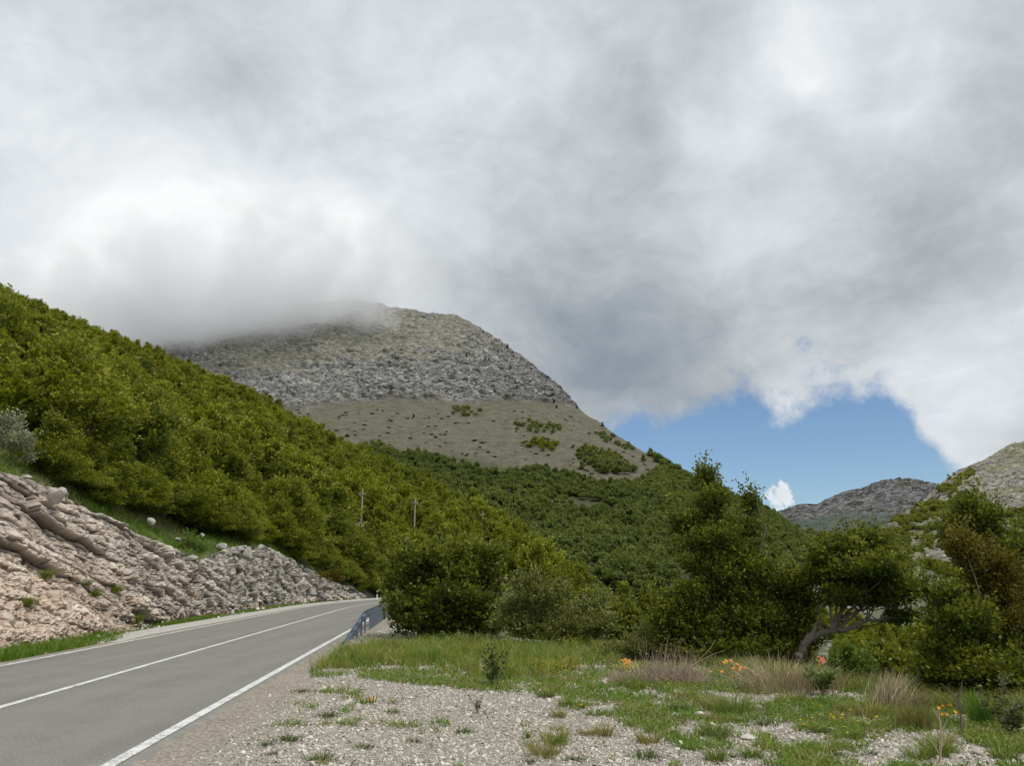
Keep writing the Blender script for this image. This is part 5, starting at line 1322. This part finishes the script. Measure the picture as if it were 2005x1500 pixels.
tussock('grass_tuft', 'bright upright green reed tuft near the right edge', 1922, 1418, 260, .46, .14, [(.10, .21, .03), (.13, .24, .04)], (.0, .3), .009, seed=6)
tussock('grass_tuft', 'brownish-green dense tuft left of the orange flowers at the right', 1795, 1428, 420, .38, .24, [(.19, .20, .06), (.15, .19, .05), (.26, .19, .08)], (.1, .45), .007, seed=7)
tussock('grass_tuft', 'drooping yellow-green tuft at the foot of the pointed dry clump', 1700, 1402, 420, .26, .4, [tuple(GY), (.22, .2, .09)], (.4, 1.2), .008, seed=8)
tussock('grass_tuft', 'small dark spiky tuft on the stones at lower right', 1408, 1450, 120, .17, .10, [(.08, .13, .04), (.16, .2, .09)], (.2, .9), .006, seed=9)
tussock('grass_tuft', 'dark green cushion tuft above the pointed grey rock', 1330, 1392, 300, .12, .16, [(.07, .11, .03), (.10, .13, .03)], (.3, 1.0), .009, seed=10)
tussock('grass_tuft', 'fan of thin blades in the gravel left of centre', 690, 1420, 60, .16, .12, GRN, (.4, 1.2), .006, seed=11)
tussock('grass_tuft', 'sparse tuft in the gravel below the orange flowers, left of centre', 662, 1418, 90, .10, .16, GRN, (.5, 1.2), .006, seed=12)
tussock('grass_tuft', 'yellowish tuft at the bottom edge of the picture, left of centre', 636, 1496, 60, .10, .08, [tuple(GY), (.3, .26, .12)], (.4, 1.2), .005, seed=13)
rgt = np.random.RandomState(88); kinds = []
for k, (cols_, lab, cat_, nm_, hh) in enumerate([(GRN, 'small green grass tuft standing out of the low weeds of the lay-by', 'grass tuft', 'grass_tuft', .22), ([tuple(GY), (.36, .30, .17), (.2, .2, .07)], 'small yellowing grass tuft among the stones of the lay-by', 'grass tuft', 'grass_tuft', .20), ([(.07, .11, .03), (.11, .15, .04)], 'dark leafy tuft rooted in the open gravel', 'grass tuft', 'leafy_tuft', .10)]):
    kinds.append((tussock(nm_, lab, [1250, 1560, 590][k], [1352, 1372, 1356][k], [200, 160, 140][k], hh, .16, cols_, (.3, 1.2), .008, seed=40 + k), lab, cat_, nm_))
for i in range(90):
    k = i % 3; src, lab, cat_, nm_ = kinds[k]
    u_ = rgt.uniform(1000, 2000) if k < 2 else rgt.uniform(520, 1700); v_ = rgt.uniform(1300, 1490) if k < 2 else rgt.uniform(1345, 1495)
    if v_ < 1262 + max(0, u_ - 1000) * .13 + 20: continue
    p = G(u_, v_)
    if dist_to_road(p[0], p[1]) < 3.9: continue
    o = src.copy(); COL.objects.link(o); o.location = (p[0], p[1], drop(p[0], p[1]) - .01); s_ = rgt.uniform(.5, 1.15); o.scale = (s_, s_, s_ * rgt.uniform(.8, 1.2)); o.rotation_euler = (0, 0, rgt.rand() * 6.28)
    o['group'] = ['green tufts in the weeds', 'yellowing tufts in the stones', 'dark tufts in the gravel'][k]
for k in range(3): kinds[k][0]['group'] = ['green tufts in the weeds', 'yellowing tufts in the stones', 'dark tufts in the gravel'][k]
def twig_paths(root, n, h, spread, rg, r=.006, curl=.3):
    out = []
    for _ in range(n):
        a_ = rg.rand() * 6.28; b = np.array([math.cos(a_), math.sin(a_), 0]) * spread * rg.rand() ** .6; d = norm(np.array([rg.normal() * .9, rg.normal() * .7, .5 + rg.rand()]))
        ln = h * (.4 + .7 * rg.rand()); p0 = np.array(root) + b; t_ = np.linspace(0, 1, 5)[:, None]
        p = p0 + d * ln * t_ + rg.normal(size=3) * curl * ln * t_ ** 2 * .5; p[:, 2] = np.maximum(p[:, 2], .004); out.append((p, np.linspace(r, r * .35, 5)))
    return out
M_TWIG = simple_mat('dead_twigs', (.34, .265, .20), .9, .3, 9); M_TWIG_D = simple_mat('dark_dead_stalks', (.13, .105, .085), .9, .3, 9)
p = G(1302, 1338); rg = np.random.RandomState(70); pb = []
for (ox, oy, sp, nn_, hh) in [(-.55, 0, .38, 380, .28), (-.05, .1, .45, 520, .46), (.42, .05, .38, 420, .40), (-.85, 0, .18, 120, .18)]: pb += twig_paths((ox, oy, .01), nn_, hh, sp, rg, .0036, .8)
for (a_, b_) in [((.2, 0, .1), (.95, .1, .72)), ((-.1, 0, .1), (-.45, 0, .75)), ((.0, 0, .1), (.1, 0, .78)), ((.3, 0, .2), (1.1, 0, .55)), ((-.3, 0, .1), (-.75, 0, .5))]: pb.append(limb(a_, b_, .007, .002, rg, .1))
V, Fc = tubes(pb, 3); o = meshnp('dead_brush', V, Fc, M_TWIG); o.location = (p[0], p[1], drop(p[0], p[1])); tag(o, 'brown pile of dead brushwood right of the upright pale block', 'brushwood')
def dead_plant(label, u, v, vt, branches, seed, name='dead_stalk', mat=None, r=.009):
    p = np.array(G(u, v)); rg = np.random.RandomState(seed); H_ = (v - vt) * p[1] / F_PX; pth = [limb((0, 0, 0), (rg.normal() * .03, 0, H_ * .8), r, r * .5, rg, .10)]
    for (t_, dx, dz) in branches:
        a_ = pth[0][0][int(t_ * 6)]; pth.append(limb(a_, a_ + np.array([dx * H_, rg.normal() * .05, dz * H_]), r * .6, r * .2, rg, .08))
    V, Fc = tubes(pth, 5); o = meshnp(name, V, Fc, mat or M_TWIG_D); o.location = (p[0], p[1], drop(p[0], p[1]) - .01); return tag(o, label, 'dead plant')
dead_plant('forked dead stalk with two pale prongs between the orange flowers and the green reed tuft', 1886, 1442, 1345, [(.75, -.30, .38), (.75, .13, .42), (.5, -.15, .2), (.6, .12, .2), (.3, .1, .18), (.95, 0, .2)], 601, r=.015)
dead_plant('thin dark stalk with tiny branches in front of the brushwood pile', 1285, 1370, 1318, [(.5, -.35, .4), (.5, .35, .4), (.8, -.2, .3), (.8, .25, .25)], 602, r=.006)
dead_plant('tangled grey seed stalk at the bottom right, tallest of the foreground', 1838, 1494, 1378, [(.3, -.1, .25), (.45, .12, .2), (.6, -.08, .2), (.75, .1, .2), (.9, -.06, .15), (.5, .06, .3), (.2, .08, .2)], 603, mat=M_TWIG, r=.012)
dead_plant('pale thin dry stem rising in front of the big beech', 1512, 1352, 1262, [(.6, -.06, .2), (.8, .05, .15)], 604, mat=M_TWIG, r=.006)
dead_plant('pair of fine pale straws beside the olive shrub', 1183, 1286, 1226, [(.3, .12, .6), (.5, -.08, .4)], 605, mat=M_TWIG, r=.006)
def weed(label, u, v, vt, n, seed, col=(.07, .10, .03), spread=.25, leaf=.05):
    p = np.array(G(u, v)); rg = np.random.RandomState(seed); H_ = (v - vt) * p[1] / F_PX; e = empty('weed', (p[0], p[1], drop(p[0], p[1])), label, 'weed'); pth = []; bs, ds = [], []
    for _ in range(n):
        a_ = rg.rand() * 6.28; tip = np.array([math.cos(a_) * spread * H_, math.sin(a_) * spread * H_, H_ * rg.uniform(.6, 1)]); q_ = limb((0, 0, 0), tip, .004, .0015, rg, .08); pth.append(q_)
        for k in range(2, 7):
            for _ in range(2): bs.append(q_[0][k]); ds.append(norm(np.array([rg.normal(), rg.normal(), .5])))
    V, Fc = tubes(pth, 4); meshnp('stem', V, Fc, M_TWIG_D, e)
    V, Fc, c = sprays(np.array(bs), np.array(ds), np.full(len(bs), leaf * 1.2), np.full(len(bs), leaf * .5), 5, leaf, rg); cc = np.array(col) * (.6 + .8 * c[:, 1:2]); meshnp('leaves', V, Fc, M_VEG, e, cc); return e
weed('dark leafy weed standing in the grass, left of the two beside the yellow flowers', 962, 1346, 1278, 7, 611)
weed('dark leafy weed standing in the grass, taller right one before the yellow flowers', 975, 1344, 1272, 5, 612)
weed('fresh green tall weed against the dark beech bush at the lay-by edge', 866, 1262, 1240, 5, 613, (.10, .19, .04))
weed('bright yellow-green leafy weed just right of the dry tussock', 1612, 1362, 1318, 10, 614, (.12, .18, .04), .5, .06)
weed('leafy weed with reddish tips at the right edge', 1975, 1440, 1372, 10, 615, (.12, .13, .05), .5, .05)
weed('arching thin weed in front of the right-hand beeches', 1945, 1420, 1330, 4, 616, (.13, .13, .06), .45, .05)
weed('small branching weed on the gravel, centre of the lay-by', 935, 1395, 1368, 5, 617, (.09, .12, .05), .7, .02)
# flowers
M_ORANGE = simple_mat('orange_petals', (.80, .30, .015), .6, .15, 40); M_YELL = simple_mat('yellow_petals', (.72, .55, .02), .6, .1, 40)
def flower_clump(label, u, v, heads, seed, hr=.022, leafn=60, name='orange_flowers'):
    p = np.array(G(u, v)); rg = np.random.RandomState(seed); z0 = drop(p[0], p[1]); e = empty(name, (p[0], p[1], z0), label, 'flowers'); pth = []
    for (hu, hv) in heads:
        hp = np.array(P(hu, hv, p[1] + rg.uniform(-.12, .12))) - np.array([p[0], p[1], z0]); hp[2] = max(hp[2], .03); pth.append(limb((hp[0] * .5, hp[1] * .5, 0), hp, .003, .002, rg, .06))
        Vs, Fs = [], []
        for ring, (m_, rr_, zz_) in enumerate(((11, 1.0, 0), (8, .62, .25))):
            for k in range(m_):
                a_ = k * 6.283 / m_ + rg.rand() * .3; d = np.array([math.cos(a_), math.sin(a_), .18 + zz_]); s_ = np.array([-math.sin(a_), math.cos(a_), 0]); L_ = hr * rr_
                Vs += [d * 0, d * L_ * .6 + s_ * L_ * .24, d * L_, d * L_ * .6 - s_ * L_ * .24]
        Vs = np.array(Vs); Vs[:, 2] += 0; o = meshnp('flower', Vs, np.arange(len(Vs)).reshape(-1, 4), M_ORANGE, e); o.location = hp; o.rotation_euler = (rg.normal() * .35 + .3, rg.normal() * .3, 0)
    V, Fc = tubes(pth, 4); meshnp('stem', V, Fc, simple_mat('green_stem', (.09, .14, .04), .7), e)
    w_ = (max(h_[0] for h_ in heads) - min(h_[0] for h_ in heads)) * p[1] / F_PX * .6 + .05
    a_ = rg.normal(size=(leafn, 2)) * w_ * .4; V, Fc, k = blade_mesh(a_[:, 0], a_[:, 1], 0 * a_[:, 0], .06 + .10 * rg.rand(leafn), .012 + 0 * a_[:, 0], .4 + .8 * rg.rand(leafn), rg)
    meshnp('leaves', V, Fc, M_VEG, e, np.repeat(mixc(GB, GH, rg.rand(leafn)), k, 0)); return e
def from_crop(l, x0, y0, s): return [(x0 + a / s, y0 + b / s) for a, b in l]
flower_clump('largest cluster of orange flowers, in front of the dark beech left of the dry tussock', 1442, 1335, from_crop([(1485, 240), (1515, 220), (1572, 215), (1585, 240), (1645, 260), (1670, 275), (1692, 300), (1605, 310), (1685, 330), (1745, 305), (1755, 352), (1590, 410)], 1180, 1260, 6.266), 701, .036)
flower_clump('two low orange flower heads at the right end of the brushwood pile', 1405, 1326, from_crop([(1325, 350), (1465, 352)], 1180, 1260, 6.266), 702, .036, 30)
flower_clump('orange flower cluster above the bright yellow patch, left of the brushwood', 1225, 1318, from_crop([(275, 200), (325, 215), (315, 242), (285, 262), (240, 215), (300, 222)], 1180, 1260, 6.266), 703, .036)
flower_clump('small orange flowers alone in the gravel left of centre', 716, 1378, [(705, 1368), (711, 1371), (720, 1373), (728, 1368), (727, 1375)], 704, .024)
flower_clump('single small orange flower in the gravel near the bottom centre', 1035, 1446, [(1034, 1437), (1037, 1441)], 705, .017, 30)
flower_clump('orange flowers beside the forked dead stalk at the right', 1850, 1420, from_crop([(1340, 545), (1375, 530), (1395, 530), (1430, 525), (1365, 595), (1400, 595), (1470, 578)], 1500, 1250, 3.97), 706, .026)
flower_clump('single orange flower at the edge of the gravel, below the upright pale block', 1140, 1388, [(1139, 1381)], 707, .026, 25)
rg = np.random.RandomState(75); fx, fz = [], []
for (u, v, su, sv, k) in [(1095, 1312, 22, 6, 150), (1060, 1306, 30, 6, 90), (1232, 1316, 14, 4, 170), (1120, 1304, 30, 6, 60), (1010, 1300, 60, 12, 50), (1300, 1345, 90, 14, 25), (1640, 1430, 60, 20, 22)]:
    for _ in range(k): fx.append(G(u + rg.normal() * su, v + rg.normal() * sv)[:2])
fx = np.array(fx); n = len(fx); z = zs_at(fx[:, 0], fx[:, 1]) + .06 + .10 * rg.rand(n); pc = np.stack([fx[:, 0], fx[:, 1], z], 1); Vs = []
for k in range(5):
    a_ = k * 6.283 / 5; d = np.array([math.cos(a_), math.sin(a_), .25]); s_ = np.array([-math.sin(a_), math.cos(a_), 0]); L_ = .022
    Vs.append(np.stack([pc, pc + d * L_ * .6 + s_ * L_ * .4, pc + d * L_, pc + d * L_ * .6 - s_ * L_ * .4], 1))
Vs = np.concatenate(Vs).reshape(-1, 3)
tag(meshnp('yellow_flowers', Vs, np.arange(len(Vs)).reshape(-1, 4), M_YELL), 'tiny yellow flowers carpeting the grass in front of the olive shrub', 'flowers', None, 'stuff')

# ------------------------------------------------------------------ guardrail
gv, t = mat_new('galvanised_steel')
pos = t.n('ShaderNodeNewGeometry').outputs['Position']; na = t.noise(pos, 5, 5, .65); sp = t.noise(pos, 40, 3, .6)
finish(t, t.mix(t.m('ADD', t.m('MULTIPLY', na, .7), t.m('MULTIPLY', sp, .3)), (.14, .19, .25), (.27, .33, .40)), .5, sp, .1, .004, .4, {'Metallic': .35})
gpost = simple_mat('post_steel', (.15, .185, .22), .55, .25, 8, .1, .003, .2)
ge = empty('guardrail', (*(RP[37] + RN[37] * 3.62), 0), 'grey-blue galvanised steel guardrail with close-set posts along the right road edge', 'guardrail')
base_v = np.array([*(RP[37] + RN[37] * 3.62), 0.0])
def pathpt(s_):           # s_ = index along RP (about a metre each)
    i = np.arange(len(RP)); return np.array([np.interp(s_, i, RP[:, 0]), np.interp(s_, i, RP[:, 1])]), norm(np.array([np.interp(s_, i, RN[:, 0]), np.interp(s_, i, RN[:, 1])]))
S0, S1 = 34.2, len(RP) - 2.0
ss_ = np.concatenate([np.linspace(S0, 46, 26), np.linspace(46.5, S1, 90)])
topz = lambda s_: np.interp(s_, [S0, S0 + .6, 39.8, 40.6], [.10, .14, .67, .70])
wprof = [(-.0, 0), (-.035, -.035), (-.075, -.06), (-.075, -.10), (-.03, -.135), (-.005, -.155), (-.03, -.175), (-.075, -.21), (-.075, -.25), (-.035, -.275), (-.0, -.31)]
Vg = []
for s_ in ss_:
    p_, n_ = pathpt(s_); zt = topz(s_)
    for side in (0, .006):
        for (o_, dz) in wprof: q_ = p_ + n_ * (3.45 + o_ + side); Vg.append((q_[0], q_[1], zt + dz))
Vg = np.array(Vg).reshape(len(ss_), 2, len(wprof), 3); m_ = len(wprof)
ring = np.concatenate([Vg[:, 0], Vg[:, 1, ::-1]], 1); nr_ = ring.shape[1]
Fg = []
for i in range(len(ss_) - 1):
    for j in range(nr_): j2 = (j + 1) % nr_; Fg.append((i * nr_ + j, i * nr_ + j2, (i + 1) * nr_ + j2, (i + 1) * nr_ + j))
meshnp('rail', ring.reshape(-1, 3) - base_v, np.array(Fg), gv, ge)
for s_ in np.concatenate([np.arange(36.6, 40.5, 1.33), np.arange(41.2, S1 - .5, .8)]):
    p_, n_ = pathpt(s_); tv = np.array([-n_[1], n_[0]]); zt = topz(s_) - .02; q_ = p_ + n_ * 3.53
    Rm = np.array([[n_[0], tv[0], 0], [n_[1], tv[1], 0], [0, 0, 1]])
    def at_(a, b, c): return (q_[0] + n_[0] * a + tv[0] * b - base_v[0], q_[1] + n_[1] * a + tv[1] * b - base_v[1], c)
    V, Fc = boxes([(at_(0.03, 0, zt / 2 - .1), (.004, .075, zt / 2 + .1), Rm), (at_(0.055, -.072, zt / 2 - .1), (.021, .003, zt / 2 + .1), Rm), (at_(0.055, .072, zt / 2 - .1), (.021, .003, zt / 2 + .1), Rm), (at_(-.035, 0, zt - .14), (.058, .05, .10), Rm)])
    meshnp('post', V, Fc, gpost, ge)
# ------------------------------------------------------------------ delineator posts
M_WHITE = simple_mat('white_plastic', (.72, .74, .74), .5, .08, 12); M_BLACK = simple_mat('black_band', (.02, .02, .022), .5, .1, 12); M_REFL = simple_mat('reflector', (.20, .05, .04), .3, .1, 20)
def delineator(label, p, h):
    e = empty('delineator_post', (p[0], p[1], 0), label, 'road post', 'roadside delineator posts')
    V, Fc = boxes([((0, 0, h * .31 - .05), (.055, .03, h * .31 + .05))]); meshnp('post_body', V, Fc, M_WHITE, e)
    V, Fc = boxes([((0, 0, h * .76), (.0565, .0315, h * .14))]); V[:, 2] += V[:, 0] * .5; meshnp('black_band', V, Fc, M_BLACK, e)
    V, Fc = boxes([((0, 0, h * .95), (.055, .03, h * .05))]); meshnp('post_cap', V, Fc, M_WHITE, e)
    V, Fc = boxes([((.0, -.034, h * .76), (.012, .003, h * .05))]); meshnp('reflector', V, Fc, M_REFL, e)
delineator('white delineator post with black band by the left kerb in front of the grey rock', G(455, 1209), .60)
delineator('distant white delineator post where the road bends out of sight', P(738, 1178, 77), .85)
# ------------------------------------------------------------------ utility poles
M_POLE = simple_mat('weathered_pole', (.34, .30, .25), .9, .3, 5); M_INS = simple_mat('insulator', (.35, .33, .3), .3)
tops = []
for i, (u, vt, vb, Yp, lab, arm) in enumerate([(710, 958, 1050, 135, 'tallest wooden utility pole with a cross-arm, above the far end of the rock cutting', True), (813, 976, 1056, 150, 'middle utility pole with a small cross-arm on the wooded spur', True),
                                           (945, 1001, 1070, 185, 'rightmost and farthest utility pole, half sunk in the crowns', False), (480, 940, 1015, 90, 'leftmost brownish utility pole barely rising out of the beeches', False)]):
    top_ = np.array(P(u, vt, Yp)); bz = hill_bvh.ray_cast(Vector((top_[0], Yp, 400)), Vector((0, 0, -1)))[0]; bz = bz.z if bz else P(u, vb, Yp)[2]
    e = empty('utility_pole', (top_[0], Yp, bz), lab, 'utility pole', 'utility poles of the power line'); H_ = top_[2] - bz
    V, Fc = tubes([(np.array([[0, 0, -.3], [0, 0, H_ * .5], [.02, 0, H_]]), [.17, .15, .12])], 8); meshnp('pole', V, Fc, M_POLE, e, smooth=True)
    V, Fc = boxes([((0, -.15, H_ - .9), (.62 if arm else .45, .05, .06))]); meshnp('crossarm', V, Fc, M_POLE, e)
    for sx in (-.5, .5):
        V, Fc = tubes([(np.array([[sx * (1.1 if arm else .8), -.15, H_ - .84], [sx * (1.1 if arm else .8), -.15, H_ - .66]]), [.05, .035])], 6); meshnp('insulator', V, Fc, M_INS, e)
    tops.append(np.array([top_[0], Yp - .15, top_[2] - .68]))
wp = []
for a_, b_ in ((tops[3], tops[0]), (tops[0], tops[1]), (tops[1], tops[2])):
    for sx in (-.5, .5):
        t_ = np.linspace(0, 1, 16)[:, None]; p_ = a_ + (b_ - a_) * t_ + np.array([sx, 0, 0]); p_[:, 2] -= 1.2 * 4 * (t_ * (1 - t_))[:, 0]; wp.append((p_, np.full(16, .012)))
V, Fc = tubes(wp, 4); tag(meshnp('power_line', V, Fc, M_BLACK), 'thin dark wires strung between the utility poles', 'wire')
# ------------------------------------------------------------------ red-roofed hut down in the valley
M_RED = simple_mat('red_roof', (.42, .085, .05), .7, .2, 3); M_HWALL = simple_mat('hut_wall', (.38, .34, .28), .9, .2, 3)
def hut(label, u, v, Y, w_):
    h_ = hit(ground_bvh, u, v + Y); p = np.array(h_); z0 = p[2] - .1; e = empty('hut', (p[0], p[1], z0), label, 'hut', 'red-roofed huts in the valley'); H_ = 2.5
    V, Fc = boxes([((0, 0, (H_ - .4) / 2), (w_ * .46, w_ * .5, (H_ - .4) / 2))]); meshnp('wall', V, Fc, M_HWALL, e)
    x_ = w_ * .52; y_ = w_ * .6; r_ = np.array([(-x_, -y_, H_ - .75), (x_, -y_, H_ - .75), (x_ * .8, 0, H_ + .35), (-x_ * .8, 0, H_ + .35), (-x_, y_, H_ - .75), (x_, y_, H_ - .75)])
    V = np.concatenate([r_, r_ - [0, 0, .12]]); Fc = np.array([[0, 1, 2, 3], [3, 2, 5, 4], [7, 6, 9, 8], [8, 9, 10, 11], [0, 3, 9, 6], [3, 4, 10, 9], [1, 7, 8, 2], [2, 8, 11, 5], [0, 6, 7, 1], [4, 5, 11, 10]]); meshnp('roof', V, Fc, M_RED, e)
    V, Fc = boxes([((0, -w_ * .5 - .02, .9), (.4, .03, .9))]); meshnp('door', V, Fc, M_BARK, e)
hut('small hut with a plain red roof peeping out of the bushes below the lay-by', 1607, 1304, 16, 1.7)
hut('second red-roofed hut glimpsed through the right-hand beeches', 1968, 1306, 16, 1.6)
# ------------------------------------------------------------------ cloud hanging over the summit of the mountain (real volume)
bm = bmesh.new(); bmesh.ops.create_icosphere(bm, subdivisions=4, radius=1.0); me = bpy.data.meshes.new('summit_cloud'); bm.to_mesh(me); bm.free()
sc_ = bpy.data.objects.new('summit_cloud', me); COL.objects.link(sc_)
sc_.location = P(430, 590, 1060); sc_.scale = (370, 260, 105); sc_.rotation_euler = (0, R(-10), 0)
tag(sc_, 'white cloud wrapped around the summit of the big mountain', 'cloud', None, 'stuff')
m = bpy.data.materials.new('cloud_vapour'); m.use_nodes = True; t = NT(m.node_tree)
oc = t.n('ShaderNodeTexCoord').outputs['Object']; r_ = t.vm('LENGTH', oc)
pos = t.n('ShaderNodeNewGeometry').outputs['Position']
nn_ = t.noise(pos, .012, 6, .62); 
f_ = t.m('ADD', t.m('SUBTRACT', 1.0, r_), t.m('MULTIPLY_ADD', nn_, 2.1, -1.15))
dn = t.m('MULTIPLY', t.ss(f_, 0.0, .5), .018)
vp = t.n('ShaderNodeVolumePrincipled', {'Color': (.985, .99, 1.0, 1), 'Density': dn, 'Anisotropy': 0.0})
t.t.links.new(vp.outputs[0], t.n('ShaderNodeOutputMaterial').inputs['Volume'])
me.materials.append(m)
